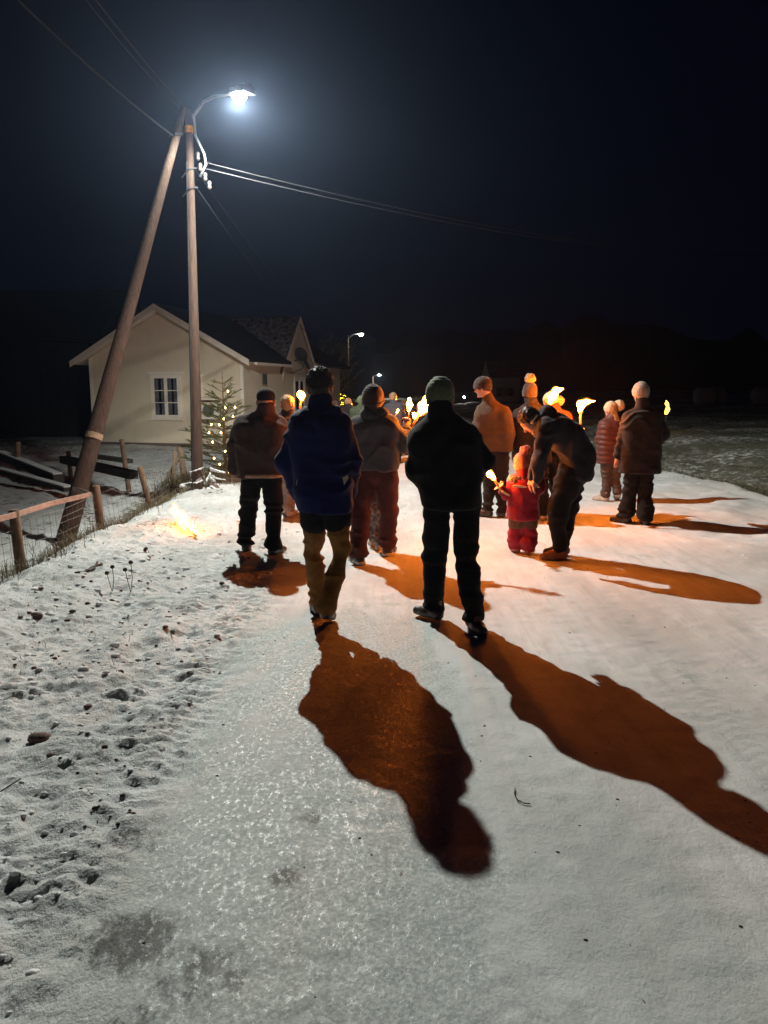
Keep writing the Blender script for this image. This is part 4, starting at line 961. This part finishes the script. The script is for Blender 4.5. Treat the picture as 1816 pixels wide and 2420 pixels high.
# stones, clods, weeds
def blob(c, r, seed, sub=2, flat=.6):
    bm_ = MB(); n = 10; m = 6; c = Vector(c); V = []; rd = random.Random(seed)
    for i in range(m + 1):
        th = math.pi * i / m
        for j in range(n):
            ph = 2 * math.pi * j / n; d = Vector((math.sin(th) * math.cos(ph), math.sin(th) * math.sin(ph), math.cos(th)))
            q = 1 + .28 * float(vn3(np.array(d.x * 1.7 + seed), np.array(d.y * 1.7), np.array(d.z * 1.7), seed)); V.append(c + Vector((d.x * r * q * 1.25, d.y * r * q, d.z * r * q * flat)))
    F = [(i * n + j, (i + 1) * n + j, (i + 1) * n + (j + 1) % n, i * n + (j + 1) % n) for i in range(m) for j in range(n)]
    return V, F
STONE = mat('stone', (.16, .10, .085), .8, .3, 25, .4, 60)
for (dx, dy, r, lb) in ((85, 1597, .045, 'rounded reddish stone lying on the trampled shoulder, the largest one'), (190, 1527, .018, 'small dark stone beside the boot prints on the left shoulder'), (80, 1343, .035, 'snow dusted rock at the edge of the bank on the left'), (110, 1630, .014, 'pebble just below the largest reddish stone')):
    g = G(dx, dy); g.z = hz(g.x, g.y); V, F = blob(g + Z * r * .4, r, int(dx)); o = MB().add(V, F).build('stone', STONE, None, True, origin=g); tag(o, lb, 'stone')
cl = MB(); rd = random.Random(11)
for k in range(270):
    cxp, cyp = rd.choice([(150, 1450, ), (120, 1400), (230, 1520), (330, 1270), (90, 1280), (200, 1680), (300, 1800), (330, 1450), (160, 1330), (420, 1420)])
    g = G(cxp + rd.gauss(0, 75), max(1205, cyp + rd.gauss(0, 50)))
    if g.x < -3.3 or g.x > -.95: continue
    r = rd.choice((.004, .005, .006, .007, .009, .011, .015)) * rd.uniform(.7, 1.2) * (1.2 if g.y > 5 else .75); V, F = blob((g.x, g.y, hz(g.x, g.y) + r * .15), r, k); cl.add(V, F)
for k in range(150):
    x, y = rd.uniform(-.9, 3.3), 1.3 + 9 * rd.random() ** 1.3; r = rd.uniform(.0025, .006); V, F = blob((x, y, hz(x, y)), r, k + 3000); cl.add(V, F)
tag(cl.build('dirt_clods', mat('wet_earth', (.11, .068, .048), .85, .4, 30), None, True), kind='stuff')
cl = MB()
for k in range(520):
    x, y = rd.uniform(-3.1, -1.0), 1.8 + 9 * rd.random() ** 1.5; r = rd.uniform(.008, .026) * (.6 if y < 4 else 1); V, F = blob((x, y, hz(x, y)), r, k + 900); cl.add(V, F)
for k in range(160):
    y = rd.uniform(6, 18); x = rd.uniform(3.5, 5.6); r = rd.uniform(.012, .035); V, F = blob((x, y, hz(x, y) - r * .3), r, k + 1900, flat=.4); cl.add(V, F)
tag(cl.build('snow_lumps', GMAT2, None, True), kind='stuff')
def twig(lb, pts, r, name='twig', m=None):
    P = [G(dx, dy) for dx, dy in pts]
    for p in P: p.z = hz(p.x, p.y) + .006
    o = MB().tube(P, r, 5).build(name, m or mat('dead_stalk', (.07, .045, .03), .9), None, True, origin=P[0]); tag(o, lb, name)
twig('thin curved twig lying alone on the packed snow between the two long shadows', [(1113, 1704), (1112, 1715), (1118, 1727), (1132, 1735), (1146, 1737)], .0025)
twig('dark split branch lying on the bank left of the burning torch', [(165, 1252), (185, 1243), (200, 1232), (222, 1228)], .016, 'branch')
twig('dark branch end lying near the left edge of the snow bank', [(190, 1247), (205, 1238), (212, 1225)], .010, 'branch')
twig('straight thin twig on the icy patch in the lower left', [(0, 1700), (20, 1692), (45, 1683)], .003)
for (dx, dy, hh, lb) in ((243, 1275, .22, 'dead weed with two dry flower heads standing in the left bank'), (283, 1280, .26, 'thin dead weed stalk right beside the flower headed one'), (322, 1195, .06, 'tiny dry weed in the snow below the burning torch')):
    g = G(dx, dy); g.z = hz(g.x, g.y) - .01; R = empty('weed', g, lb, 'weed'); m_ = MB(); t = g + Vector((random.uniform(-.03, .03), 0, hh))
    m_.tube([g, g.lerp(t, .5) + Vector((.012, 0, 0)), t], .0028, 5); m_.tube([g, g + Vector((-.04, .01, hh * .75))], .0025, 5); m_.build('stalk', mat('dead_stalk', (.07, .045, .03), .9), R)
    for q in (t, g + Vector((-.04, .01, hh * .75))):
        V, F = blob(q, .014, 3, flat=1); MB().add(V, F).build('seed_head', mat('dead_stalk', (.07, .045, .03)), R, True)
# ================================================================ PEOPLE
F_NAVY = mat('blue_jacket', (0.0025, 0.007, 0.060), .8, .15, 30, .15, 300, spec=.15, sheen=.07)
F_BLACK = mat('black_cloth', (0.009, 0.009, 0.009), .9, .2, 30, .15, 300, spec=.12, sheen=.05)
F_BLACK2 = mat('black_denim', (0.010, 0.0095, 0.0095), .95, .25, 40, .2, 300, spec=.1, sheen=.05)
F_BROWN = mat('brown_jacket', (0.055, 0.030, 0.024), .9, .2, 25, .2, 250, sheen=.07)
F_GREY = mat('grey_hoodie', (0.070, 0.068, 0.074), .95, .15, 40, .2, 300, sheen=.07)
F_MAROON = mat('maroon_trousers', (0.07, 0.020, 0.018), .85, .2, 30, .2, 250)
F_OCHRE = mat('ochre_trousers', (0.20, 0.085, 0.014), .8, .2, 25, .2, 250)
F_BEIGE = mat('beige_coat', (0.07, 0.044, 0.026), .9, .12, 40, .2, 250, sheen=.07)
F_COAT = mat('dark_coat', (0.012, 0.009, 0.008), .85, .2, 30, .15, 250, spec=.2, sheen=.07)
F_PUFF = mat('maroon_puffer', (0.060, 0.018, 0.014), .55, .2, 30, .1, 250)
F_RED = mat('red_snowsuit', (0.30, 0.010, 0.028), .7, .15, 30, .15, 250, sheen=.07)
F_HOOD = mat('navy_hoodie', (0.012, 0.013, 0.022), .9, .2, 35, .15, 300, sheen=.07)
H_DARK = mat('dark_hair', (0.03, 0.02, 0.013), .55, .3, 60)
H_BLOND = mat('fair_hair', (0.22, 0.14, 0.075), .6, .25, 60)
K_CREAM = mat('cream_knit', (0.48, 0.38, 0.25), .95, .1, 60, .4, 200, sheen=.22)
K_PINK = mat('pink_knit', (0.42, 0.13, 0.10), .95, .1, 60, .4, 200, sheen=.22)
K_DARK = mat('dark_knit', (0.032, 0.020, 0.018), .95, .2, 60, .4, 200, sheen=.22)
K_GREEN = mat('olive_knit', (0.10, 0.12, 0.06), .95, .2, 60, .4, 200, sheen=.22)
K_GREY = mat('light_knit', (0.26, 0.22, 0.19), .95, .15, 50, .4, 200, sheen=.22)
FURM = mat('fur_pompom', (0.30, 0.20, 0.12), .95, .3, 60, sheen=.22)
WHITE = mat('white_rubber', (0.7, 0.68, 0.62), .6, .1)
TAN = mat('tan_boot', (0.26, 0.11, 0.04), .6, .3, 20, .2, 80)
PALE = mat('pale_boot', (0.42, 0.36, 0.30), .7, .2, 20)
# 1 blue jacket
def ex_blue(i):
    R = i['R']; N_ = i['N']
    S_ = SDF(.011, .03); S_.cap(N_ + Vector((-.09, -.03, -.01)), N_ + Vector((.09, -.03, -.01)), .065, .065).cap(N_ + Vector((-.05, -.10, -.06)), N_ + Vector((.05, -.10, -.06)), .05, .05).cap(N_ + Vector((0, -.12, -.10)), N_ + Vector((0, -.13, -.12)), .05, .04)
    link('hood', S_.mesh(folds(.012, 8, 8, 10, 3)), F_NAVY, R, True)
    # black seat panel
    T = SDF(.011, .035); HP = i['HP']; KN = i['KN']; q = .32
    for k in (0, 1): T.cap(HP[k] + Z * .04, HP[k].lerp(KN[k], q), .114, .102, k=.006)
    T.cap(HP[0] + Z * .05, HP[1] + Z * .05, .108, .108)
    link('seat_panel', T.mesh(folds(.008, 5, 5, 13, 7)), F_BLACK2, R, True)
    for sx_, a in ((1, (744, 1048)), (-1, (648, 1062))):
        p = at(a[0], a[1], i['Y0'] - .13); s_ = sx_
        MB().box(p, Vector((.028 * s_, .02, .045)), Vector((0, .02, 0)), Vector((-.012 * s_, 0, .05))).build('reflective_tab', mat('reflective_tab', (.5, .42, .36), .4), R)
person('man in a dark blue jacket and ochre trousers walking with his back to us', (690, 1326), (706, 1357), (691, 834), (692, 893), ((650, 915), (736, 915)), ((618, 1000), (760, 1000)), ((648, 1066), (752, 1062)),
       ((682, 1088), (724, 1088)), ((679, 1200), (738, 1195)), (645, 757, 1104), F_NAVY, F_OCHRE, hair={'m': H_DARK, 'amp': .012, 'strands': 1}, foot=((-.35, 1), (.12, 1)), lift=(0, .05), hs=1.0, arm_r=.070, tor_r=.125,
       wrY=(.15, .15), knY=(.05, .06), hd=.010, leg_r=(.094, .066, .060), extra=ex_blue, headY=.05, dY=.02)
# 2 black
person('man in black jacket, black trousers and olive beanie, the broad one in the centre', (940, 1337), (1022, 1357), (951, 860), (953, 906), ((912, 945), (1008, 940)), ((897, 1020), (1050, 992)), ((925, 1058), (1028, 1012)),
       ((945, 1092), (1008, 1092)), ((939, 1205), (1009, 1205)), (914, 1040, 1092), F_BLACK, F_BLACK2, hat={'m': K_GREEN, 'r': 1.02}, foot=((-.75, .75), (.25, -.85)), arm_r=.068, tor_r=.135, wrY=(.12, .22), knY=(.05, .04), elY=(.0, .0),
       hd=.010, leg_r=(.098, .078, .072), headY=.05, hs=1.05)
# 3 cap man
def ex_cap(i):
    hl, hr = at(523, 1026, i['Y0']), at(611, 1034, i['Y0']); S_ = SDF(.011, .03)
    for y in (-.04, .04): S_.cap(Vector((hl.x + .115, hl.y + y, hl.z)), Vector((hr.x - .115, hr.y + y, hr.z)), .131, .131)
    S_.cut(hl - Z * .015, (0, 0, -1)).cut(hl + Z * .025, (0, 0, 1)); link('waistband', S_.mesh(), mat('tan_lining', (.42, .27, .18), .9), i['R'], True)
person('man in dark brown jacket and black cap walking beside the spruce', (533, 1191), (592, 1199), (575, 868), (573, 893), ((526, 915), (603, 915)), ((509, 965), (613, 965)), ((506, 1012), (612, 985)),
       ((543, 1042), (588, 1042)), ((536, 1110), (592, 1112)), (518, 613, 1030), F_BROWN, F_BLACK2, hat={'m': F_BLACK, 'cap': 1}, foot=((-.15, 1), (.45, .9)), tor_r=.125, arm_r=.072, wrY=(.05, .20), hs=1.02, leg_r=(.098, .083, .078), hd=.009,
       extra=ex_cap, hand_dir=((0, .1, -1), None), hair={'m': H_DARK, 'amp': .004} if False else None, grip=(False, True), knY=(.04, .04))
# 4 grey hoodie
def ex_grey(i):
    R = i['R']; H = i['H']; N_ = i['N']
    S_ = SDF(.010, .03); S_.cap(N_ + Vector((-.06, -.02, .0)), N_ + Vector((.07, -.02, .0)), .075, .07).cap(N_ + Vector((0, -.08, -.03)), N_ + Vector((0, -.09, -.07)), .06, .05)
    link('hood', S_.mesh(folds(.012, 8, 8, 10, 3)), F_GREY, R, True)
person('stout man in a grey hoodie, dark beanie and maroon trousers holding the long torch', (776, 1217), (838, 1198), (806, 866), (808, 896), ((773, 918), (843, 916)), ((766, 970), (872, 962)), ((775, 990), (877, 928)),
       ((787, 1035), (835, 1035)), ((779, 1110), (840, 1110)), (766, 858, 1014), F_GREY, F_MAROON, hat={'m': K_DARK, 'r': 1.12}, foot=((-.45, .9), (.35, .9)), tor_r=.125, arm_r=.075, wrY=(.2, .15), leg_r=(.112, .086, .082), hd=.010,
       sole=WHITE, extra=ex_grey, grip=(False, True), hs=1.04, hand_dir=(None, (.2, .5, .9)))
Y4 = 7.25
torch('burning torch held by the man in grey, flame beside the black jacket', at(881, 938, Y4 + .2), at(907, 893, Y4 + .2), [at(907, 893, Y4 + .2), at(914, 880, Y4 + .2), at(924, 864, Y4 + .2), at(929, 853, Y4 + .2)], [.030, .062, .040, .012], guard=.2)
# 5 child between the legs of the man in grey
person('small child in patterned brown trousers walking just before the man in grey', (806, 1180), (818, 1188), (813, 975), (813, 998), ((795, 1012), (831, 1012)), ((788, 1042), (838, 1042)), ((792, 1068), (834, 1068)),
       ((806, 1090), (820, 1090)), ((806, 1135), (818, 1135)), (794, 832, 1080), mat('child_jacket', (.10, .05, .045), .8), mat('patterned_trousers', (.09, .05, .04), .8, .8, 25, col2=(.35, .28, .24)), hat={'m': K_DARK}, hs=.80, tor_r=.09, arm_r=.05, leg_r=(.075, .062, .058), hd=.010, shoe=PALE, shoe_s=.7, wrY=(.05, .05))
# 6 woman hidden behind blue man
person('person in grey trousers and pale shoes mostly hidden behind the blue jacket', (616, 1108), (629, 1116), (621, 875), (622, 893), ((606, 903), (640, 903)), ((600, 935), (648, 935)), ((612, 958), (645, 958)),
       ((615, 990), (634, 990)), ((619, 1050), (631, 1050)), (600, 645, 985), F_COAT, mat('grey_trousers', (.22, .18, .16), .9, .2, 30), hair={'m': H_BLOND, 'amp': .008}, hd=.011, shoe=PALE, tor_r=.11, arm_r=.055, leg_r=(.085, .065, .055), wrY=(.2, .2), face=(-.3, .9, 0))
t6 = 9.9
torch('small torch flame showing beside the head of the man in blue', at(648, 905, t6), at(651, 862, t6), [at(651, 862, t6), at(652, 854, t6), at(650, 846, t6)], [.03, .055, .02], guard=.15)
torch('torch of the man with the cap, its flame burning at his right shoulder', at(607, 985, 7.62), at(605, 934, 7.62), [at(605, 934, 7.62), at(607, 924, 7.62), at(606, 914, 7.62), at(600, 905, 7.62)], [.022, .036, .045, .015], guard=.2)
# 7 far people
def far_person(label, foot, top, x, Yh, jack, hatd, hair=None, wid=.0, face=(0, 1, 0), trou=None):
    g = G(*foot); k = 1645 / (g.y * .987 + .27); hh = (foot[1] - top) / k; s_ = hh / 1.75; f = foot[1]
    z = lambda m: f - m * k * s_; X = lambda m: x + m * k * s_
    return person(label, (X(-.10), f), (X(.11), f - 2), (x, z(1.65)), (x, z(1.50)), ((X(-.17), z(1.43)), (X(.17), z(1.43))), ((X(-.24), z(1.15)), (X(.25), z(1.15))), ((X(-.20), z(.95)), (X(.20), z(1.1))),
        ((X(-.09), z(.92)), (X(.09), z(.92))), ((X(-.10), z(.50)), (X(.11), z(.50))), (X(-.21 - wid), X(.21 + wid), z(.82)), jack, trou or F_BLACK2, hat=hatd, hair=hair, hd=.014, face=face, hs=s_ * 1.0)
far_person('far man with close cropped hair in a slate blue hooded jacket', (852, 1003), 850, 850, 16, mat('slate_jacket', (.03, .042, .06), .9), None, {'m': H_BLOND, 'amp': .003}, face=(.6, .8, 0))
far_person('far person with fair hair beside the yellow lit shrub', (752, 1000), 862, 753, 16, F_COAT, None, {'m': H_BLOND, 'amp': .008}, face=(.7, .6, 0))
far_person('far person in a pale green jacket behind the man in grey', (778, 1010), 858, 780, 16, mat('green_jacket', (.05, .06, .035), .9), {'m': K_GREEN}, wid=.06)
far_person('far person with light trousers half hidden by the grey hoodie', (868, 985), 866, 872, 16, F_COAT, {'m': K_DARK})
far_person('distant person in dark clothes far down the road left of the black jacket', (893, 965), 872, 890, 16, F_COAT, {'m': K_GREY})
far_person('distant person at the left of the road behind the man in blue', (722, 985), 868, 724, 16, F_BROWN, {'m': K_DARK})
torch('upright torch far down the road above the distant walkers', at(882, 925, 17), at(884, 885, 17), [at(884, 885, 17), at(885, 874, 17), at(885, 862, 17)], [.06, .10, .04], guard=.1)
torch('tiny torch flame low beside the far man in slate blue', at(896, 912, 19), at(896, 902, 19), [at(896, 902, 19), at(897, 897, 19), at(893, 892, 19)], [.05, .09, .03], guard=None)
torch('small torch flame at the shoulder of the far man in slate blue', at(851, 905, 16.2), at(858, 892, 16.2), [at(858, 892, 16.2), at(859, 888, 16.2), at(860, 884, 16.2)], [.02, .03, .012], guard=None)
# 9 beige coat
person('young man in a beige coat and dark beanie looking down to the left', (1054, 1116), (1084, 1117), (1045, 838), (1058, 870), ((1038, 892), (1090, 888)), ((1030, 930), (1102, 935)), ((1040, 950), (1098, 965)),
       ((1055, 985), (1084, 985)), ((1058, 1045), (1082, 1045)), (1031, 1106, 975), F_BEIGE, F_COAT, hat={'m': K_DARK, 'r': 1.06}, face=(-.82, .45, -.2), foot=((-.9, .4), (-.1, 1)), wrY=(.25, .15), tor_r=.12, arm_r=.062, leg_r=(.10, .08, .065), hd=.009, headY=.0, knY=(.06, .03), hs=1.02)
# 10 dark coat with pompom
person('person in a dark hooded coat and dark hat with fur pompom', (1160, 1118), (1173, 1122), (1145, 850), (1148, 878), ((1122, 895), (1172, 892)), ((1113, 935), (1186, 935)), ((1112, 965), (1190, 940)),
       ((1147, 990), (1170, 990)), ((1158, 1050), (1171, 1050)), (1110, 1188, 1000), F_COAT, F_BLACK2, hat={'m': K_DARK, 'pom': (1146, 818, .068), 'pm': FURM, 'tall': 1.1}, tor_r=.12, arm_r=.062, hd=.010, shoe=PALE, wrY=(.1, .25), dY=.25, foot=((-.2, 1), (.2, 1)))
# 11 cream hat woman behind the bent man
person('woman in a maroon jacket and cream pompom hat behind the bending man', (1205, 1110), (1224, 1112), (1190, 868), (1200, 890), ((1180, 902), (1224, 902)), ((1176, 940), (1245, 945)), ((1188, 925), (1253, 940)),
       ((1192, 990), (1216, 990)), ((1200, 1050), (1220, 1050)), (1178, 1232, 975), mat('maroon_wool', (.09, .026, .02), .9), F_BLACK2, hat={'m': K_CREAM, 'pom': (1209, 866, .062), 'pm': FURM}, hs=.95, tor_r=.10, arm_r=.055, hd=.010, face=(-.7, .7, 0), grip=(True, True), wrY=(.1, .1), hand_dir=(None, (.05, .2, 1)))
tA, tB = 9.75, 9.6
torch('torch held up beside the cream pompom hat behind the bending man', at(1184, 925, tA - .3), at(1190, 868, tA - .3), [at(1190, 868, tA - .3), at(1195, 856, tA - .3), at(1202, 843, tA - .3), at(1216, 840, tA - .3)], [.028, .055, .045, .012], guard=.3)
torch('torch standing clear against the dark field, flame blown to the right', at(1254, 945, tB), at(1254, 888, tB), [at(1254, 888, tB), at(1256, 872, tB), at(1268, 867, tB), at(1285, 866, tB)], [.026, .055, .036, .010], guard=.33)
# 12 long coat adult
def ex_lc(i): pass
person('adult in a long dark coat and pale beanie walking at the right', (1352, 1130), (1394, 1134), (1385, 851), (1386, 882), ((1360, 900), (1412, 898)), ((1345, 950), (1436, 940)), ((1335, 985), (1420, 955)),
       ((1368, 1010), (1396, 1010)), ((1360, 1070), (1393, 1070)), (1342, 1424, 1020), F_COAT, F_BLACK2, hat={'m': K_GREY, 'r': 1.04, 'tall': 1.05}, tor_r=.125, arm_r=.066, leg_r=(.095, .078, .082), hd=.009, foot=((-.8, .6), (.1, 1)), wrY=(.05, .25), hand_dir=((0, 0, -1), None), flare=.02, disp_j=None, knY=(.04, .03), face=(-.15, 1, 0))
# 13 maroon puffer woman
person('woman in a quilted maroon jacket and cream hat with cream pompom walking at the right', (1307, 1083), (1334, 1084), (1320, 886), (1326, 903), ((1306, 915), (1344, 917)), ((1294, 950), (1350, 950)), ((1300, 975), (1345, 975)),
       ((1312, 1000), (1330, 1000)), ((1312, 1043), (1330, 1040)), (1290, 1346, 1000), F_PUFF, mat('brown_leggings', (.07, .045, .035), .8), hat={'m': K_CREAM, 'pom': (1338, 876, .078), 'pm': K_CREAM}, hair={'m': H_BLOND, 'amp': .006, 'long': 1}, tor_r=.115, arm_r=.060, leg_r=(.085, .068, .060), hd=.010,
       disp_j=quilt(.075, .016), shoe=PALE, foot=((-.7, .7), (.2, 1)), lift=(0, .05), face=(-.4, .9, 0), wrY=(.2, .2), hs=.96)
# 14 bending man
def bend():
    Y = G(1205, 1208).y
    Pq = lambda dx, dy, o=0.0: at(dx, dy, Y + o)
    base = Vector((Pq(1215, 1200).x, Y, 0)); R = empty('person', base, 'man in a navy hoodie bending down over the child in red', 'person')
    H = Pq(1147, 908); fd = Vector((-.55, 0.1, -.83)).normalized(); rt = Vector((.1, 1, .05)).normalized(); up = rt.cross(fd).normalized()
    rt = fd.cross(up).normalized(); Rm = [list(rt), list(fd), list(up)]
    N_ = Pq(1176, 915); SHL = Pq(1180, 935, -.17); SHR = Pq(1184, 938, .17); WA = Pq(1243, 965); HL = Pq(1237, 1020, -.09); HR = Pq(1242, 1020, .10)
    EL = [Pq(1166, 985, -.20), Pq(1163, 990, .18)]; WR = [Pq(1160, 1032, -.16), Pq(1152, 1030, .10)]
    AN = [Vector((Pq(1211, 1200).x, Y, .10)), Vector((Pq(1228, 1195).x, Y + .22, .10))]; KN = [Pq(1204, 1112, -.06), Pq(1225, 1108, .16)]
    B = SDF(.009, .02)
    B.ell(H + up * .02, (.074, .092, .092), Rm).ell(H + fd * .022 - up * .045, (.056, .066, .066), Rm).ell(H - up * .005 + fd * .05, (.06, .045, .07), Rm)
    B.cap(H + fd * .088 + up * .012, H + fd * .112 - up * .022, .009, .014, k=.012).ell(H + fd * .086 - up * .056, (.024, .014, .010), Rm, k=.008).ell(H + fd * .08 - up * .092, (.022, .02, .016), Rm, k=.015)
    for sg in (-1, 1): B.ell(H + rt * sg * .077 - up * .005, (.010, .020, .032), Rm, k=.006).ell(H + rt * sg * .03 + fd * .086 + up * .028, (.022, .010, .007), Rm, k=.01).sub(H + rt * sg * .031 + fd * .098 + up * .008, (.014, .012, .009))
    B.cap(H - up * .05 - fd * .02, N_, .052, .06, k=.03).cap(N_, WA, .09, .1).cap(WA, (HL + HR) / 2, .1, .1).cap(N_, SHL, .06, .05).cap(N_, SHR, .06, .05)
    for i in (0, 1):
        S0 = (SHL, SHR)[i]; hp_ = (HL, HR)[i]
        B.cap(S0, EL[i], .042, .036).cap(EL[i], WR[i], .036, .026).cap(hp_, KN[i], .075, .052).cap(KN[i], AN[i], .05, .034).cap(AN[i], AN[i] + Vector((-.1, 0, -.05)), .035, .03)
        d = (Vector((-.35, 0, -1))).normalized(); side = Vector((0, 1, 0)); pn = side.cross(d).normalized() * (-1); pc = WR[i] + d * .05
        B.cap(WR[i], pc + d * .02, .024, .030, k=.015).cap(pc - side * .018, pc + d * .035 - side * .022, .018, .015, k=.012).cap(pc + side * .018, pc + d * .035 + side * .022, .018, .015, k=.012)
        for f in range(4):
            a = pc + side * (f - 1.5) * .020 + d * .035; ln = (.036, .042, .040, .030)[f]; cu = .4
            b = a + (d * math.cos(cu) + pn * math.sin(cu)) * ln; c = b + (d * math.cos(cu * 2) + pn * math.sin(cu * 2)) * ln * .75
            B.cap(a, b, .0098, .0092, k=.003).cap(b, c, .0092, .008, k=.003)
        sg = 1 if i == 0 else -1
        B.cap(pc + side * sg * .028 - d * .015, pc + side * sg * .048 + d * .02, .013, .010, k=.006)
    link('body', B.mesh(), SKIN, R, True)
    T = SDF(.011, .04)
    T.cap(HL, HR, .13, .13).cap((HL + HR) / 2, (HL + HR) / 2 + Vector((.01, 0, .14)), .13, .135)
    for i in (0, 1): T.cap((HL, HR)[i] + Vector((-.02, 0, -.03)), KN[i], .13, .098, k=.01).cap(KN[i], AN[i] + Z * .02, .098, .066, k=.01)
    T.cut((0, 0, .07), (0, 0, -1)); link('trousers', T.mesh(folds(.013, 5, 5, 12, 8)), F_BLACK2, R, True)
    J = SDF(.011, .05)
    back = [Pq(1180, 925), Pq(1202, 928), Pq(1228, 950), Pq(1248, 985), Pq(1246, 1018)]
    for k in range(4):
        for o in (-.11, 0, .11): J.cap(back[k] + Vector((0, o, 0)), back[k + 1] + Vector((0, o, 0)), (.12, .13, .145, .135, .135)[k] * (1.05 if o == 0 else .95), (.12, .13, .145, .135, .135)[k + 1] * (1.05 if o == 0 else .95))
    for i in (0, 1): J.cap((SHL, SHR)[i], EL[i], .078, .068, k=.03).cap(EL[i], WR[i], .066, .048, k=.03)
    J.cut(Pq(1240, 1036), (.15, 0, -1))
    link('hoodie', J.mesh(folds(.014, 6, 6, 8, 12)), F_HOOD, R, True)
    S_ = SDF(.010, .03)
    for o in (-.07, 0, .07): S_.cap(Pq(1164, 908, o), Pq(1182, 890, o), .045, .05)
    S_.cap(Pq(1182, 890), Pq(1195, 893), .06, .05); link('hood', S_.mesh(folds(.01, 9, 9, 9, 3)), F_HOOD, R, True)
    S_ = SDF(.008, .01); S_.cap(Pq(1160, 898, -.09), Pq(1148, 914, -.09), .010, .008).cap(Pq(1160, 898, -.09), Pq(1163, 894, 0), .01, .01); link('collar_trim', S_.mesh(), WHITE, R, True)
    X_ = SDF(.009, .02); X_.ell(H + up * .035 - fd * .010, (.088, .104, .098), Rm).ell(H - fd * .045 - up * .01, (.072, .06, .078), Rm).cut(H + fd * .055 + up * .03, (fd - up * .4)); link('hair', X_.mesh(furry(.010, 55)), H_DARK, R, True)
    for i in (0, 1):
        A = Vector((AN[i].x, AN[i].y, 0)); fdv = Vector((-1, -.15, 0)).normalized(); S_ = SDF(.009, .02)
        S_.cap(A + Z * .14, A + Z * .045, .052, .05).cap(A - fdv * .03 + Z * .04, A + fdv * .09 + Z * .038, .044, .05).cap(A + fdv * .09 + Z * .035, A + fdv * .17 + Z * .03, .05, .038).cut((0, 0, .004), (0, 0, -1))
        link('shoe', S_.mesh(), TAN, R, True)
bend()
# 15 child in red
def ex_child(i):
    R = i['R']; Y = i['Y0']
    S_ = SDF(.009, .02); 
    S_.cap(at(1108, 1035, Y), at(1152, 1035, Y), .045, .045).cap(at(1112, 1032, Y + .08), at(1148, 1032, Y + .08), .04, .04).cap(at(1110, 1036, Y - .06), at(1152, 1036, Y - .06), .035, .035)
    link('fur_trim', S_.mesh(furry(.012, 60)), mat('brown_fur', (.28, .17, .10), .95, .4, 60), R, True)
    T = SDF(.010, .03); HP = i['HP']; KN = i['KN']
    for k in (0, 1): T.cap(HP[k] + Z * .05, HP[k].lerp(KN[k], .55), .096, .093)
    T.cut(at(1130, 1094, Y), (0, 0, 1)).cut(at(1130, 1140, Y), (0, 0, -1))
    link('seat_patch', T.mesh(), mat('brown_patch', (.12, .07, .035), .7), R, True)
    for (a, b) in (((1110, 1050), (1146, 1052)), ((1086, 1062), (1100, 1070)), ((1158, 1045), (1164, 1052))):
        S2 = SDF(.006, .005); S2.cap(at(*a, Y - .125), at(*b, Y - .125), .012, .012); link('reflective_stripe', S2.mesh(), mat('silver_stripe', (.7, .55, .4), .4), R, True)
person('small child in a red snowsuit and pink pompom hat holding a low torch', (1116, 1193), (1141, 1197), (1128, 1005), (1131, 1026), ((1112, 1048), (1152, 1046)), ((1094, 1070), (1165, 1058)), ((1087, 1060), (1168, 1040)),
       ((1120, 1110), (1142, 1110)), ((1117, 1152), (1142, 1152)), (1099, 1164, 1120), F_RED, F_RED, hat={'m': K_PINK, 'pom': (1136, 975, .058), 'pm': K_PINK, 'tall': 1.15, 'r': 1.05}, hs=.85, tor_r=.10, arm_r=.052, leg_r=(.088, .080, .080), hd=.008, shoe=mat('child_boot', (.45, .2, .16), .7), shoe_s=.68, extra=ex_child,
       wrY=(.02, .05), elY=(-.04, 0), chest=.025, knY=(0, 0), grip=(True, False), jn='snowsuit_top', hand_dir=((-.3, .1, .5), None))
Yc = 7.5
torch('low torch held by the child in red, flame pointing up to the left', at(1086, 1064, Yc), at(1067, 1035, Yc), [at(1066, 1034, Yc), at(1060, 1024, Yc), at(1054, 1013, Yc), at(1047, 1003, Yc)], [.018, .030, .028, .010], guard=.45)
# fallen burning torch on the bank
g = G(385, 1145); ft = lambda dx, dy, z: Vector((G(dx, dy).x, G(dx, dy).y, hz(G(dx, dy).x, G(dx, dy).y) + z))
torch('burning torch dropped on the snow bank between fence and road', ft(425, 1162, .03), ft(395, 1146, .05), [ft(424, 1160, .08), ft(405, 1150, .10), ft(392, 1142, .12), ft(380, 1136, .15), ft(377, 1136, .22)], [.036, .066, .062, .045, .018], guard=None, glow=flame_mat('ground_flame', 34, (1.0, .26, .06)))
# standing yellow flame in the field
yc = at(1440, 880, 26); R = empty('garden_torch', (yc.x, 26, hz(yc.x, 26)), 'yellow flame on a stake alone in the dark field at the right', 'torch')
MB().tube([(yc.x, 26, hz(yc.x, 26) - .1), (yc.x, 26, at(1440, 893, 26).z)], .03, 8).build('stake', DARKMETAL, R)
S_ = SDF(.02, .03); S_.cap(at(1440, 893, 26), at(1443, 883, 26), .05, .07).cap(at(1443, 883, 26), at(1440, 866, 26), .07, .03)
link('flame', S_.mesh(furry(.03, 9)), emat('yellow_flame', (1, .55, .04), 9), R, True)
for o in list(bpy.data.objects):
    if o.type == 'MESH': o.data.name = o.name
